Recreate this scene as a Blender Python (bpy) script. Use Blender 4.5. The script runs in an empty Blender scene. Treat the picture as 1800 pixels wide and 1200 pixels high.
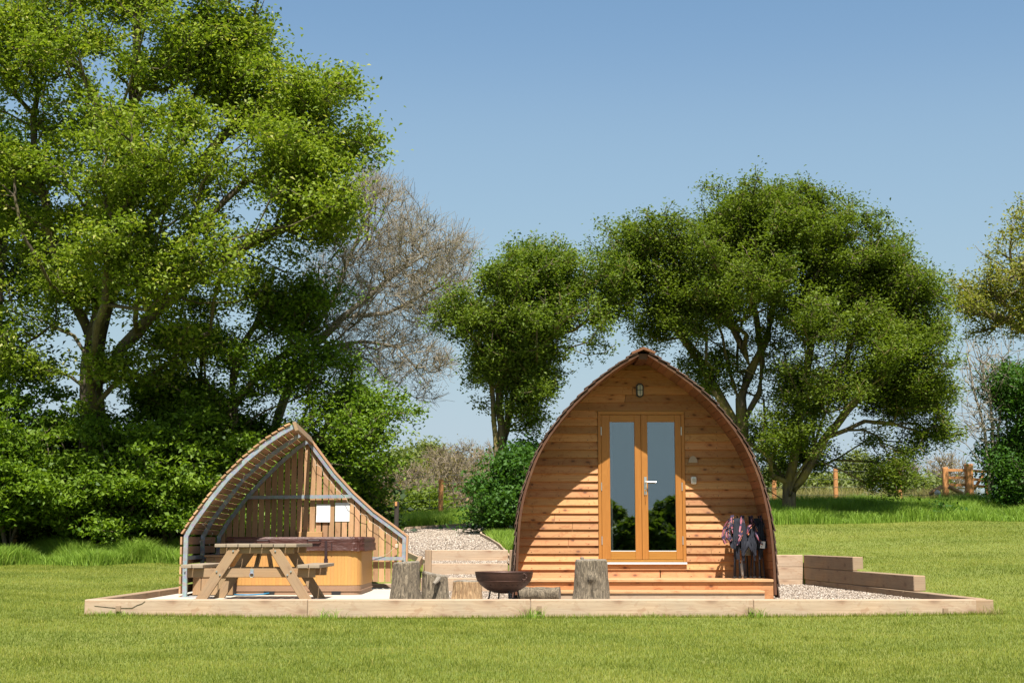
import bpy, math, random
import numpy as np
from mathutils import Vector, noise
S = bpy.context.scene
C = S.collection
# ---------------------------------------------------------------- camera, sky, sun, exposure
F = 2500.0; PITCH = math.atan(347 / F); CAMZ = 0.77
cam = bpy.data.cameras.new('camera'); cam.lens = 50.0; cam.sensor_width = 36.0
cam.clip_start = 0.1; cam.clip_end = 6000
co = bpy.data.objects.new('camera', cam); C.objects.link(co)
co.location = (0, 0, CAMZ); co.rotation_euler = (math.pi / 2 + PITCH, 0, 0)
S.camera = co
SUN = Vector((0.15, -1.0, 1.62)).normalized()           # direction towards the sun
SEL = math.asin(SUN.z); SAZ = math.atan2(SUN.x, SUN.y)
w = bpy.data.worlds.new('World'); S.world = w; w.use_nodes = True
nt = w.node_tree; bg = nt.nodes['Background']
sky = nt.nodes.new('ShaderNodeTexSky'); sky.sky_type = 'NISHITA'; sky.sun_disc = False
sky.sun_elevation = SEL; sky.sun_rotation = SAZ; sky.altitude = 50
sky.air_density = 1.0; sky.dust_density = 1.0; sky.ozone_density = 1.0
# tone of the hazy late-morning sky: each channel of the physical sky gently compressed
ssep = nt.nodes.new('ShaderNodeSeparateColor'); scom = nt.nodes.new('ShaderNodeCombineColor'); nt.links.new(sky.outputs[0], ssep.inputs[0])
for ch, cpts in enumerate((((0, 0), (.10, .09), (.21, .205), (.30, .33), (.55, .46), (.70, .50), (1, .52)),
                           ((0, 0), (.20, .21), (.35, .385), (.46, .505), (.75, .615), (.86, .625), (1, .64)),
                           ((0, 0), (.40, .43), (.58, .615), (.71, .69), (.90, .71), (1, .71)))):
    m1 = nt.nodes.new('ShaderNodeMath'); m1.operation = 'MULTIPLY'; m1.inputs[1].default_value = .1439
    fc = nt.nodes.new('ShaderNodeFloatCurve'); cu = fc.mapping.curves[0]
    cu.points[0].location = cpts[0]; cu.points[1].location = cpts[-1]
    for q in cpts[1:-1]: cu.points.new(*q)
    fc.mapping.update()
    m3 = nt.nodes.new('ShaderNodeMath'); m3.operation = 'MULTIPLY'; m3.inputs[1].default_value = 1 / .1439
    nt.links.new(ssep.outputs[ch], m1.inputs[0]); nt.links.new(m1.outputs[0], fc.inputs['Value']); nt.links.new(fc.outputs[0], m3.inputs[0]); nt.links.new(m3.outputs[0], scom.inputs[ch])
nt.links.new(scom.outputs[0], bg.inputs[0]); bg.inputs[1].default_value = 0.077
sl = bpy.data.lights.new('sun', 'SUN'); sl.energy = 5.0; sl.angle = math.radians(0.5)
sl.color = (1.0, 0.95, 0.87)
so = bpy.data.objects.new('sun', sl); C.objects.link(so)
so.rotation_euler = SUN.to_track_quat('Z', 'Y').to_euler(); so.location = (5, -5, 30)
S.view_settings.view_transform = 'Standard'; S.view_settings.look = 'None'
S.view_settings.exposure = 0.9; S.view_settings.gamma = 1.0
S.cycles.max_bounces = 6; S.cycles.transparent_max_bounces = 8
# ---------------------------------------------------------------- helpers
rnd = random.Random(7); RG = np.random.default_rng(11)
cp, sp = math.cos(PITCH), math.sin(PITCH)

def P(px, py, Y):
    """world point seen at photo position (px, py) of the 1800x1200 plate, at distance Y"""
    u = (px - 900) / F; v = (600 - py) / F
    t = Y / (cp - v * sp)
    return Vector((u * t, Y, CAMZ + (sp + v * cp) * t))

class MB:
    def __init__(s): s.v = []; s.f = []; s.uv = []; s.mi = []
    def face(s, idx, uvs, mi=0):
        s.f.append(idx); s.uv.extend(uvs); s.mi.append(mi)
    def hexa(s, c, mi=0, axis=0):
        """8 corners indexed [i + 2j + 4k] over the local axes; UV u runs along 'axis'"""
        b = len(s.v); s.v.extend([tuple(p) for p in c])
        c = [Vector(p) for p in c]
        L = [(c[1] - c[0]).length, (c[2] - c[0]).length, (c[4] - c[0]).length]
        o = [a for a in range(3) if a != axis]
        def uvf(i):
            q = [(i & 1) * L[0], ((i >> 1) & 1) * L[1], ((i >> 2) & 1) * L[2]]
            return q
        for face in ((0, 2, 3, 1), (4, 5, 7, 6), (0, 1, 5, 4), (2, 6, 7, 3), (0, 4, 6, 2), (1, 3, 7, 5)):
            qs = [uvf(i) for i in face]
            var = [a for a in range(3) if max(q[a] for q in qs) - min(q[a] for q in qs) > 1e-9]
            off = 0.0
            if axis in var:
                ot = [a for a in var if a != axis]; ot = ot[0] if ot else o[0]
                uv = [(q[axis], q[ot] + 0.37 * ot) for q in qs]
            else:
                uv = [(q[o[0]] * 0.25 + 3.1, q[o[1]] + 0.7) for q in qs]
            s.face(tuple(b + i for i in face), uv, mi)
    def box(s, x0, x1, y0, y1, z0, z1, mi=0, axis=None):
        if x0 > x1: x0, x1 = x1, x0
        if y0 > y1: y0, y1 = y1, y0
        if z0 > z1: z0, z1 = z1, z0
        if axis is None:
            d = (x1 - x0, y1 - y0, z1 - z0); axis = d.index(max(d))
        s.hexa([(x, y, z) for z in (z0, z1) for y in (y0, y1) for x in (x0, x1)], mi, axis)
    def bar(s, a, b, wd, th, side=(0, 1, 0), mi=0):
        """bar from a to b; wd is measured across, th along 'side'"""
        a = Vector(a); b = Vector(b); d = (b - a).normalized(); n = Vector(side)
        n = (n - d * n.dot(d)).normalized(); q = d.cross(n)
        cs = []
        for k in (-.5, .5):
            for j in (-.5, .5):
                for p in (a, b):
                    cs.append(p + q * (wd * k) + n * (th * j))
        # order [i + 2j + 4k]; make orientation right-handed
        if (cs[1] - cs[0]).cross(cs[2] - cs[0]).dot(cs[4] - cs[0]) < 0:
            cs = [cs[2], cs[3], cs[0], cs[1], cs[6], cs[7], cs[4], cs[5]]
        s.hexa(cs, mi, 0)
    def tube(s, pts, r, n=8, mi=0, cap=True):
        pts = [Vector(p) for p in pts]; m = len(pts)
        if not hasattr(r, '__len__'): r = [r] * m
        b = len(s.v); ref = Vector((0.31, 0.17, 0.93)); L = 0
        for i, p in enumerate(pts):
            d = (pts[min(i + 1, m - 1)] - pts[max(i - 1, 0)])
            d = d.normalized() if d.length > 1e-9 else Vector((0, 0, 1))
            x = ref - d * ref.dot(d)
            if x.length < .1: x = Vector((1, 0, 0)) - d * d.x
            x.normalize(); ref = x; y = d.cross(x)
            for k in range(n):
                a = 2 * math.pi * k / n
                s.v.append(tuple(p + (x * math.cos(a) + y * math.sin(a)) * r[i]))
        for i in range(m - 1):
            l2 = L + (pts[i + 1] - pts[i]).length
            for k in range(n):
                k2 = (k + 1) % n
                s.face((b + i * n + k, b + i * n + k2, b + (i + 1) * n + k2, b + (i + 1) * n + k),
                       [(L, k / n * .4), (L, (k + 1) / n * .4), (l2, (k + 1) / n * .4), (l2, k / n * .4)], mi)
            L = l2
        if cap:
            s.face(tuple(b + k for k in reversed(range(n))), [(0, 0)] * n, mi)
            s.face(tuple(b + (m - 1) * n + k for k in range(n)), [(0, 0)] * n, mi)
    def sweep(s, pts, wd, th, off=0.0):
        """square bar swept along pts that lie in an x,z plane, mitred; wd in plane, th along Y"""
        pts = [Vector(p) for p in pts]; m = len(pts); b = len(s.v); Ls = 0
        for i, p in enumerate(pts):
            d0 = (p - pts[i - 1]).normalized() if i else (pts[1] - p).normalized()
            d1 = (pts[i + 1] - p).normalized() if i < m - 1 else d0
            n0 = Vector((-d0.z, 0, d0.x)); n1 = Vector((-d1.z, 0, d1.x)); n = (n0 + n1).normalized(); n = n / max(.5, n.dot(n0))
            for (a, c) in ((-1, -1), (1, -1), (1, 1), (-1, 1)): s.v.append(tuple(p + n * (off + wd / 2 * a) + Vector((0, th / 2 * c, 0))))
        for i in range(m - 1):
            l2 = Ls + (pts[i + 1] - pts[i]).length
            for k in range(4):
                k2 = (k + 1) % 4; u0 = k * .07; u1 = u0 + .06
                s.face((b + i * 4 + k, b + i * 4 + k2, b + i * 4 + 4 + k2, b + i * 4 + 4 + k), [(Ls, u0), (Ls, u1), (l2, u1), (l2, u0)])
            Ls = l2
        s.face((b + 3, b + 2, b + 1, b), [(0, 0)] * 4); q = b + (m - 1) * 4; s.face((q, q + 1, q + 2, q + 3), [(0, 0)] * 4)
    def prism(s, poly, y0, y1, mi=0):
        """polygon in x,z (counter-clockwise seen from -Y) extruded from y0 to y1"""
        n = len(poly); b = len(s.v)
        for y in (y0, y1):
            for (x, z) in poly: s.v.append((x, y, z))
        s.face(tuple(b + i for i in range(n)), [(x, z) for x, z in poly], mi)
        s.face(tuple(b + n + i for i in reversed(range(n))), [(x, z) for x, z in reversed(poly)], mi)
        for i in range(n):
            j = (i + 1) % n
            s.face((b + i, b + n + i, b + n + j, b + j), [(0, 0), (y1 - y0, 0), (y1 - y0, .1), (0, .1)], mi)
    def lathe(s, prof, n=32, c=(0, 0, 0), mi=0, fn=None):
        b = len(s.v); m = len(prof)
        for i, (r, z) in enumerate(prof):
            for k in range(n):
                a = 2 * math.pi * k / n; q = r; zz = z
                if fn: q, zz = fn(r, z, a, i)
                s.v.append((c[0] + q * math.cos(a), c[1] + q * math.sin(a), c[2] + zz))
        for i in range(m - 1):
            for k in range(n):
                k2 = (k + 1) % n
                s.face((b + i * n + k, b + i * n + k2, b + (i + 1) * n + k2, b + (i + 1) * n + k),
                       [(prof[i][1], k / n), (prof[i][1], (k + 1) / n), (prof[i + 1][1], (k + 1) / n), (prof[i + 1][1], k / n)],
                       mi[i] if isinstance(mi, (list, tuple)) else mi)
    def build(s, name, mats, parent=None, smooth=False, bevel=0, loc=None):
        me = bpy.data.meshes.new(name)
        me.from_pydata([tuple(p) for p in s.v], [], s.f)
        if not isinstance(mats, (list, tuple)): mats = [mats]
        for m in mats: me.materials.append(m)
        uvl = me.uv_layers.new(name='UVMap')
        uvl.data.foreach_set('uv', np.array(s.uv, dtype=np.float32).ravel())
        me.polygons.foreach_set('material_index', s.mi)
        if smooth: me.polygons.foreach_set('use_smooth', [True] * len(s.f))
        o = bpy.data.objects.new(name, me); C.objects.link(o)
        if loc is not None:
            loc = Vector(loc)
            me.transform(__import__('mathutils').Matrix.Translation(-loc)); o.location = loc
        if parent:
            o.parent = parent
            bpl = parent.location
            pp = parent
            off = Vector((0, 0, 0))
            while pp: off += pp.location; pp = pp.parent
            o.location = Vector(o.location) - off
        if bevel:
            bm = o.modifiers.new('bevel', 'BEVEL'); bm.width = bevel; bm.segments = 1; bm.limit_method = 'ANGLE'
        return o

def tag(o, label=None, cat=None, group=None, kind=None):
    if label: o['label'] = label
    if cat: o['category'] = cat
    if group: o['group'] = group
    if kind: o['kind'] = kind
    return o
def thing(name, label, cat, loc, group=None):
    o = bpy.data.objects.new(name, None); C.objects.link(o); o.location = loc
    o.empty_display_size = .2
    return tag(o, label, cat, group)

def npmesh(name, V, Fq, mat, parent=None, attr=None, smooth=False):
    """fast mesh from arrays; Fq is (n,3) or (n,4); attr = per-vertex float 'tint'"""
    V = np.asarray(V, dtype=np.float32).copy()
    if parent is not None:
        off = Vector((0, 0, 0)); pp = parent
        while pp: off += pp.location; pp = pp.parent
        V -= np.array(off, dtype=np.float32)
    k = Fq.shape[1]; me = bpy.data.meshes.new(name)
    me.vertices.add(len(V)); me.vertices.foreach_set('co', V.ravel())
    me.loops.add(Fq.size); me.loops.foreach_set('vertex_index', Fq.astype(np.int32).ravel())
    me.polygons.add(len(Fq)); me.polygons.foreach_set('loop_start', np.arange(0, Fq.size, k, dtype=np.int32))
    if smooth: me.polygons.foreach_set('use_smooth', np.ones(len(Fq), dtype=bool))
    if attr is not None:
        a = me.attributes.new('tint', 'FLOAT', 'POINT'); a.data.foreach_set('value', attr.astype(np.float32))
    me.update(); me.validate(); me.materials.append(mat)
    o = bpy.data.objects.new(name, me); C.objects.link(o)
    if parent is not None: o.parent = parent
    return o
# ---------------------------------------------------------------- materials
def newmat(name):
    m = bpy.data.materials.new(name); m.use_nodes = True
    t = m.node_tree; b = t.nodes['Principled BSDF']
    return m, t, b
def N(t, typ, **kw):
    n = t.nodes.new(typ)
    for k, v in kw.items():
        if k in n.inputs: n.inputs[k].default_value = v
        else: setattr(n, k, v)
    return n
def L(t, a, b): t.links.new(a, b)
def math_(t, op, a, b=None, clamp=False):
    n = t.nodes.new('ShaderNodeMath'); n.operation = op; n.use_clamp = clamp
    for i, x in enumerate((a, b)):
        if x is None: continue
        if isinstance(x, (int, float)): n.inputs[i].default_value = x
        else: L(t, x, n.inputs[i])
    return n.outputs[0]
def mix(t, fac, a, b, mode='MIX'):
    n = t.nodes.new('ShaderNodeMix'); n.data_type = 'RGBA'; n.blend_type = mode
    if isinstance(fac, (int, float)): n.inputs[0].default_value = fac
    else: L(t, fac, n.inputs[0])
    for i, x in ((6, a), (7, b)):
        if isinstance(x, (tuple, list)): n.inputs[i].default_value = (*x[:3], 1)
        else: L(t, x, n.inputs[i])
    return n.outputs[2]
def ramp(t, fac, stops):
    n = t.nodes.new('ShaderNodeValToRGB'); L(t, fac, n.inputs[0])
    e = n.color_ramp.elements
    while len(e) < len(stops): e.new(0.5)
    for i, (p, c) in enumerate(stops):
        e[i].position = p; e[i].color = (*c, 1) if len(c) == 3 else c
    return n.outputs[0]
def noise_(t, vec, scale, detail=3, rough=.55, dist=0.0):
    n = N(t, 'ShaderNodeTexNoise'); n.inputs['Scale'].default_value = scale
    n.inputs['Detail'].default_value = detail; n.inputs['Roughness'].default_value = rough
    n.inputs['Distortion'].default_value = dist
    if vec is not None: L(t, vec, n.inputs['Vector'])
    return n.outputs[0]
def mapping(t, vec, scale):
    n = N(t, 'ShaderNodeMapping'); n.inputs['Scale'].default_value = scale; L(t, vec, n.inputs[0]); return n.outputs[0]
def bump(t, b, h, s, d=.01):
    n = N(t, 'ShaderNodeBump'); n.inputs['Strength'].default_value = s; n.inputs['Distance'].default_value = d
    L(t, h, n.inputs['Height']); L(t, n.outputs[0], b.inputs['Normal'])
def flat(name, col, rough=.6, metal=0, var=.12, scale=8, bs=.15):
    col = tuple(x * .82 for x in col)
    m, t, b = newmat(name); tc = N(t, 'ShaderNodeTexCoord').outputs['Object']
    f = noise_(t, tc, scale, 5, .6)
    c = mix(t, f, tuple(x * (1 - var) for x in col), tuple(min(1, x * (1 + var)) for x in col))
    L(t, c, b.inputs['Base Color']); b.inputs['Roughness'].default_value = rough; b.inputs['Metallic'].default_value = metal
    if bs: bump(t, b, noise_(t, tc, scale * 8, 4), bs, .004)
    return m
def wood(name, light, dark, knot=(.12, .05, .02), kn=1.0, rough=.7, vary=.5, grey=None, greyamt=0, bs=.3, streak=.5, kscale=(4.5, 8.0)):
    q_ = .78; light = tuple(x * q_ for x in light); dark = tuple(x * q_ for x in dark); knot = tuple(x * q_ for x in knot); grey = tuple(x * q_ for x in grey) if grey else None
    m, t, b = newmat(name)
    uv = N(t, 'ShaderNodeUVMap').outputs[0]
    isl = N(t, 'ShaderNodeNewGeometry').outputs['Random Per Island']
    off = N(t, 'ShaderNodeCombineXYZ'); L(t, math_(t, 'MULTIPLY', isl, 71.3), off.inputs[0]); L(t, math_(t, 'MULTIPLY', isl, 37.7), off.inputs[1])
    va = N(t, 'ShaderNodeVectorMath'); va.operation = 'ADD'; L(t, uv, va.inputs[0]); L(t, off.outputs[0], va.inputs[1])
    vec = va.outputs[0]
    # knots
    vo = N(t, 'ShaderNodeTexVoronoi'); vo.voronoi_dimensions = '2D'; vo.inputs['Scale'].default_value = 1
    L(t, mapping(t, vec, (kscale[0], kscale[1], 1)), vo.inputs['Vector'])
    vd = vo.outputs['Distance']
    sel = N(t, 'ShaderNodeSeparateColor'); L(t, vo.outputs['Color'], sel.inputs[0]); on = math_(t, 'GREATER_THAN', sel.outputs[0], .66)
    kmask = math_(t, 'MULTIPLY', ramp(t, vd, [(0.05, (1, 1, 1)), (.17, (0, 0, 0))]), on)
    halo = math_(t, 'MULTIPLY', ramp(t, vd, [(0.08, (1, 1, 1)), (.42, (0, 0, 0))]), on)
    # grain, bent round the knots
    gx = N(t, 'ShaderNodeCombineXYZ'); sx = N(t, 'ShaderNodeSeparateXYZ'); L(t, vec, sx.inputs[0])
    L(t, sx.outputs[0], gx.inputs[0]); L(t, math_(t, 'ADD', sx.outputs[1], math_(t, 'MULTIPLY', halo, .05)), gx.inputs[1])
    g1 = noise_(t, mapping(t, gx.outputs[0], (1.2, 38, 1)), 1, 5, .6, .4)
    g2 = noise_(t, mapping(t, gx.outputs[0], (5, 190, 1)), 1, 3, .6)
    blot = noise_(t, mapping(t, vec, (7, 9, 1)), 1, 4, .65, 1.6)
    f = math_(t, 'ADD', math_(t, 'MULTIPLY', g1, streak), math_(t, 'MULTIPLY', g2, 1 - streak))
    f2 = ramp(t, f, [(.36, (0, 0, 0)), (.64, (1, 1, 1))])
    c = mix(t, f2, dark, light)
    bl = ramp(t, blot, [(.54, (0, 0, 0)), (.64, (1, 1, 1))])
    c = mix(t, math_(t, 'MULTIPLY', bl, .45 * kn), c, (dark[0] * .8, dark[1] * .58, dark[2] * .45))
    c = mix(t, math_(t, 'MULTIPLY', math_(t, 'MULTIPLY', halo, ramp(t, g2, [(.35, (.4, .4, .4)), (.6, (1, 1, 1))])), min(.85, .6 * kn)), c, (dark[0] * .85, dark[1] * .62, dark[2] * .5))
    c = mix(t, math_(t, 'MULTIPLY', kmask, .85 * kn), c, knot)
    if grey:
        gn = noise_(t, mapping(t, vec, (1.3, 3, 1)), 1.3, 5, .6)
        c = mix(t, math_(t, 'MULTIPLY', ramp(t, gn, [(.3, (0, 0, 0)), (.65, (1, 1, 1))]), greyamt), c, grey)
    hs = N(t, 'ShaderNodeHueSaturation'); L(t, c, hs.inputs['Color'])
    L(t, math_(t, 'ADD', math_(t, 'MULTIPLY', isl, vary), 1 - vary / 2), hs.inputs['Value'])
    L(t, math_(t, 'ADD', math_(t, 'MULTIPLY', math_(t, 'FRACT', math_(t, 'MULTIPLY', isl, 17.3)), .010), .495), hs.inputs['Hue'])
    L(t, hs.outputs[0], b.inputs['Base Color']); b.inputs['Roughness'].default_value = rough
    b.inputs['Specular IOR Level'].default_value = .3
    bump(t, b, f, bs, .006)
    return m
M = {}
M['clad'] = wood('larch_cladding', (.67, .335, .135), (.47, .20, .068), knot=(.15, .05, .018), kn=1.25, rough=.65, vary=.55, grey=(.34, .19, .10), greyamt=.3)
M['doorwood'] = wood('varnished_oak', (.50, .225, .05), (.37, .155, .032), kn=.0, rough=.38, vary=.1, bs=.1)
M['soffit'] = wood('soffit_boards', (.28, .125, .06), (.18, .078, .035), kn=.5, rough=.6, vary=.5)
M['barge'] = wood('stained_barge_board', (.17, .075, .038), (.10, .045, .024), kn=.2, rough=.55, vary=.2)
M['shingle'] = wood('cedar_shingles', (.15, .075, .045), (.085, .042, .028), kn=0, rough=.85, vary=.8, grey=(.16, .13, .11), greyamt=.4)
M['sleeper'] = wood('pale_sleeper', (.66, .49, .33), (.44, .30, .185), knot=(.24, .12, .06), kn=.9, rough=.85, vary=.22, grey=(.40, .33, .25), greyamt=.55, kscale=(2.0, 4.5))
M['sleeper_old'] = wood('weathered_sleeper', (.50, .345, .20), (.36, .235, .135), knot=(.12, .06, .03), kn=.6, rough=.85, vary=.25, grey=(.25, .21, .16), greyamt=.5, kscale=(2.0, 4.5))
M['deck'] = wood('deck_timber', (.66, .42, .21), (.52, .29, .13), kn=.8, rough=.65, vary=.15)
M['slat'] = wood('larch_slats', (.68, .40, .21), (.50, .27, .125), kn=.35, rough=.75, vary=.45, grey=(.36, .25, .17), greyamt=.3)
M['table'] = wood('picnic_timber', (.46, .29, .145), (.33, .20, .095), kn=.4, rough=.8, vary=.3, grey=(.30, .25, .18), greyamt=.45)
M['tabletop'] = wood('weathered_tabletop', (.42, .32, .21), (.30, .22, .14), kn=.3, rough=.85, vary=.2, grey=(.33, .29, .23), greyamt=.6)
M['post'] = wood('orange_post', (.70, .35, .13), (.54, .25, .085), kn=.3, rough=.8, vary=.2)
M['darkpost'] = wood('dark_post', (.07, .055, .045), (.04, .032, .028), kn=0, rough=.9, vary=.2)
M['peeled'] = wood('peeled_pole', (.58, .36, .18), (.42, .24, .11), kn=.4, rough=.8, vary=.2)
M['tubpanel'] = wood('tub_panels', (.68, .36, .115), (.60, .30, .09), kn=0, rough=.5, vary=.04, bs=.05)
M['tubbase'] = flat('tub_base', (.34, .20, .12), .6, bs=.05)
M['shelf'] = wood('shelf_board', (.56, .34, .15), (.45, .25, .1), kn=.2, rough=.7)
def galv():
    m, t, b = newmat('galvanised_steel'); tc = N(t, 'ShaderNodeTexCoord').outputs['Object']
    v = N(t, 'ShaderNodeTexVoronoi'); v.inputs['Scale'].default_value = 30; L(t, tc, v.inputs['Vector'])
    n = noise_(t, tc, 6, 5)
    c = mix(t, n, (.22, .25, .275), (.38, .42, .45))
    c = mix(t, .25, c, v.outputs['Color'], 'SOFT_LIGHT')
    L(t, c, b.inputs['Base Color']); b.inputs['Metallic'].default_value = .35; b.inputs['Roughness'].default_value = .5
    return m
M['galv'] = galv()
def vinyl():
    m, t, b = newmat('maroon_vinyl'); tc = N(t, 'ShaderNodeTexCoord').outputs['Object']
    n = noise_(t, mapping(t, tc, (2, 2, 7)), 2.2, 6, .6, .6)
    L(t, mix(t, n, (.040, .012, .008), (.095, .032, .022)), b.inputs['Base Color'])
    b.inputs['Roughness'].default_value = .5; bump(t, b, n, .6, .03); return m
M['cover'] = vinyl()
M['strap'] = flat('strap', (.03, .008, .008), .6)
M['black'] = flat('black_plastic', (.015, .015, .017), .5)
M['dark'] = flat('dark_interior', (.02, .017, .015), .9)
M['steel'] = flat('brushed_steel', (.75, .75, .75), .3, .8, bs=0)
M['white'] = flat('white_plastic', (.78, .78, .76), .4, var=.03, bs=0)
M['paper'] = flat('laminated_paper', (.82, .83, .84), .35, var=.02, bs=0)
M['greybox'] = flat('grey_box', (.30, .31, .27), .5)
M['lampglass'] = flat('frosted_glass', (.55, .52, .45), .3, bs=0)
M['vent'] = flat('pale_vent', (.36, .27, .20), .6, bs=0)
M['concrete'] = flat('concrete', (.60, .54, .45), .9, var=.15, scale=3, bs=.3)
M['blue'] = flat('blue_hose', (.03, .25, .45), .4, bs=0)
M['navy'] = flat('navy_fabric', (.012, .014, .026), .8, var=.3, scale=20)
M['wire'] = flat('wire', (.22, .22, .21), .5, .6, bs=0)
M['cordpale'] = flat('pale_cord', (.62, .50, .36), .7, bs=0)
M['stone'] = flat('white_stone', (.65, .62, .57), .8)
def rust():
    m, t, b = newmat('rusty_iron'); tc = N(t, 'ShaderNodeTexCoord').outputs['Object']
    n = noise_(t, tc, 7, 6, .65); n2 = noise_(t, mapping(t, tc, (14, 14, 3)), 2, 4)
    c = mix(t, ramp(t, n, [(.35, (0, 0, 0)), (.65, (1, 1, 1))]), (.034, .018, .015), (.085, .040, .028))
    c = mix(t, math_(t, 'MULTIPLY', n2, .3), c, (.12, .06, .042))
    L(t, c, b.inputs['Base Color']); b.inputs['Metallic'].default_value = .4; b.inputs['Roughness'].default_value = .5
    bump(t, b, n, .4, .01); return m
M['rust'] = rust()
def plaid():
    m, t, b = newmat('plaid_fabric'); uv = N(t, 'ShaderNodeUVMap').outputs[0]
    s = N(t, 'ShaderNodeSeparateXYZ'); L(t, uv, s.inputs[0])
    def stripes(x, f, lo, hi):
        v = math_(t, 'FRACT', math_(t, 'MULTIPLY', x, f * 1.6))
        return math_(t, 'MULTIPLY', math_(t, 'GREATER_THAN', v, lo), math_(t, 'LESS_THAN', v, hi))
    y_ = s.outputs[1]
    c = mix(t, stripes(y_, 8, .05, .33), (.014, .016, .034), (.30, .07, .09))
    c = mix(t, stripes(y_, 8, .14, .20), c, (.30, .20, .26))
    c = mix(t, stripes(y_, 8, .50, .58), c, (.56, .20, .07))
    c = mix(t, stripes(y_, 8, .72, .76), c, (.30, .26, .34))
    c = mix(t, stripes(s.outputs[0], 5, .0, .30), c, (.03, .02, .05))
    L(t, c, b.inputs['Base Color']); b.inputs['Roughness'].default_value = .85; return m
M['plaid'] = plaid()
def glass():
    m, t, b = newmat('door_glass'); t.nodes.remove(b); out = t.nodes['Material Output']
    tr = N(t, 'ShaderNodeBsdfTransparent'); tr.inputs[0].default_value = (.70, .74, .74, 1)
    gl = N(t, 'ShaderNodeBsdfGlossy'); gl.inputs['Roughness'].default_value = .01; gl.inputs[0].default_value = (.86, .95, 1, 1)
    mx = N(t, 'ShaderNodeMixShader'); mx.inputs[0].default_value = .19
    L(t, tr.outputs[0], mx.inputs[1]); L(t, gl.outputs[0], mx.inputs[2]); L(t, mx.outputs[0], out.inputs[0]); return m
M['glass'] = glass()
M['curtain'] = flat('curtain', (.45, .44, .42), .9, var=.1)
M['blanket'] = flat('checked_blanket', (.10, .10, .11), .9, var=.5, scale=12)
def leafmat(name, dark, light, accent=None, trans=.36, gloss=.5):
    m, t, b = newmat(name); out = t.nodes['Material Output']
    a = N(t, 'ShaderNodeAttribute'); a.attribute_name = 'tint'; f = a.outputs['Fac']
    st = [(0, dark), (.75, light)] + ([(1.0, accent)] if accent else [])
    c = ramp(t, f, st); L(t, c, b.inputs['Base Color']); b.inputs['Roughness'].default_value = gloss
    b.inputs['Specular IOR Level'].default_value = .2
    tl = N(t, 'ShaderNodeBsdfTranslucent')
    L(t, mix(t, 1.0, c, (1.5, 1.6, .5), 'MULTIPLY'), tl.inputs[0])
    mx = N(t, 'ShaderNodeMixShader'); mx.inputs[0].default_value = trans
    L(t, b.outputs[0], mx.inputs[1]); L(t, tl.outputs[0], mx.inputs[2]); L(t, mx.outputs[0], out.inputs[0]); return m
M['leafA'] = leafmat('lime_green_leaves', (.085, .14, .015), (.24, .30, .040), (.38, .37, .12))
M['leafHedge'] = leafmat('hedge_leaves', (.050, .105, .010), (.185, .275, .03))
M['leafD'] = leafmat('mid_green_leaves', (.060, .105, .016), (.18, .235, .038))
M['leafE'] = leafmat('olive_green_leaves', (.052, .086, .013), (.165, .215, .034))
M['leafY'] = leafmat('yellow_green_leaves', (.13, .15, .03), (.27, .27, .06), (.38, .30, .06))
M['leafFarHaze'] = leafmat('hazed_far_leaves', (.11, .14, .05), (.22, .25, .095))  # distance haze put into the leaf colour: paler, greyer green
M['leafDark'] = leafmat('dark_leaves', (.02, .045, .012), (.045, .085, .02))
M['leafIvy'] = leafmat('ivy_leaves', (.035, .09, .018), (.085, .175, .033), gloss=.5)
M['bud'] = leafmat('tan_buds', (.16, .12, .05), (.26, .22, .08))
M['grassL'] = leafmat('lawn_blades', (.095, .135, .016), (.265, .285, .042), (.40, .34, .11), trans=.25, gloss=.6)
M['grassT'] = leafmat('tall_grass_blades', (.12, .21, .024), (.27, .39, .055), (.36, .38, .10), trans=.3, gloss=.5)
M['grassDry'] = leafmat('dry_grass_blades', (.22, .20, .07), (.36, .31, .13), trans=.3, gloss=.6)
def bark(name, a, bb, lichen=None, la=.4):
    m, t, b = newmat(name); tc = N(t, 'ShaderNodeTexCoord').outputs['Object']
    n = noise_(t, mapping(t, tc, (9, 9, 2)), 1.5, 6, .65, .5)
    c = mix(t, ramp(t, n, [(.35, (0, 0, 0)), (.65, (1, 1, 1))]), a, bb)
    if lichen:
        c = mix(t, math_(t, 'MULTIPLY', ramp(t, noise_(t, tc, 2.5, 5), [(.45, (0, 0, 0)), (.6, (1, 1, 1))]), la), c, lichen)
    L(t, c, b.inputs['Base Color']); b.inputs['Roughness'].default_value = .9; bump(t, b, n, .8, .03); return m
M['bark'] = bark('grey_brown_bark', (.05, .038, .026), (.13, .10, .07), (.17, .15, .04))
M['barkLichen'] = bark('lichen_bark', (.07, .05, .035), (.17, .13, .09), (.26, .20, .04), .7)
M['twig'] = bark('pale_twigs', (.19, .16, .12), (.36, .31, .235))
M['twigFar'] = bark('distant_twigs', (.16, .125, .085), (.29, .23, .155))
M['barkGrey'] = bark('smooth_grey_bark', (.13, .11, .085), (.27, .23, .18), (.20, .19, .1))
def stumpbark(name, a, bb, sc=1.0):
    m, t, b = newmat(name); uv = N(t, 'ShaderNodeTexCoord').outputs['Object']
    n = noise_(t, mapping(t, uv, (26 * sc, 26 * sc, 5 * sc)), 1.6, 6, .7, 1.2)
    n2 = noise_(t, uv, 5, 4)
    c = mix(t, ramp(t, n, [(.38, (0, 0, 0)), (.6, (1, 1, 1))]), a, bb)
    c = mix(t, math_(t, 'MULTIPLY', n2, .3), c, (.13, .11, .075))
    L(t, c, b.inputs['Base Color']); b.inputs['Roughness'].default_value = .95; bump(t, b, n, 1.0, .035); return m
M['stump'] = stumpbark('stump_bark', (.075, .058, .04), (.34, .27, .185))
M['stump_orange'] = stumpbark('split_log', (.30, .17, .08), (.55, .36, .19), .6)
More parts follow.
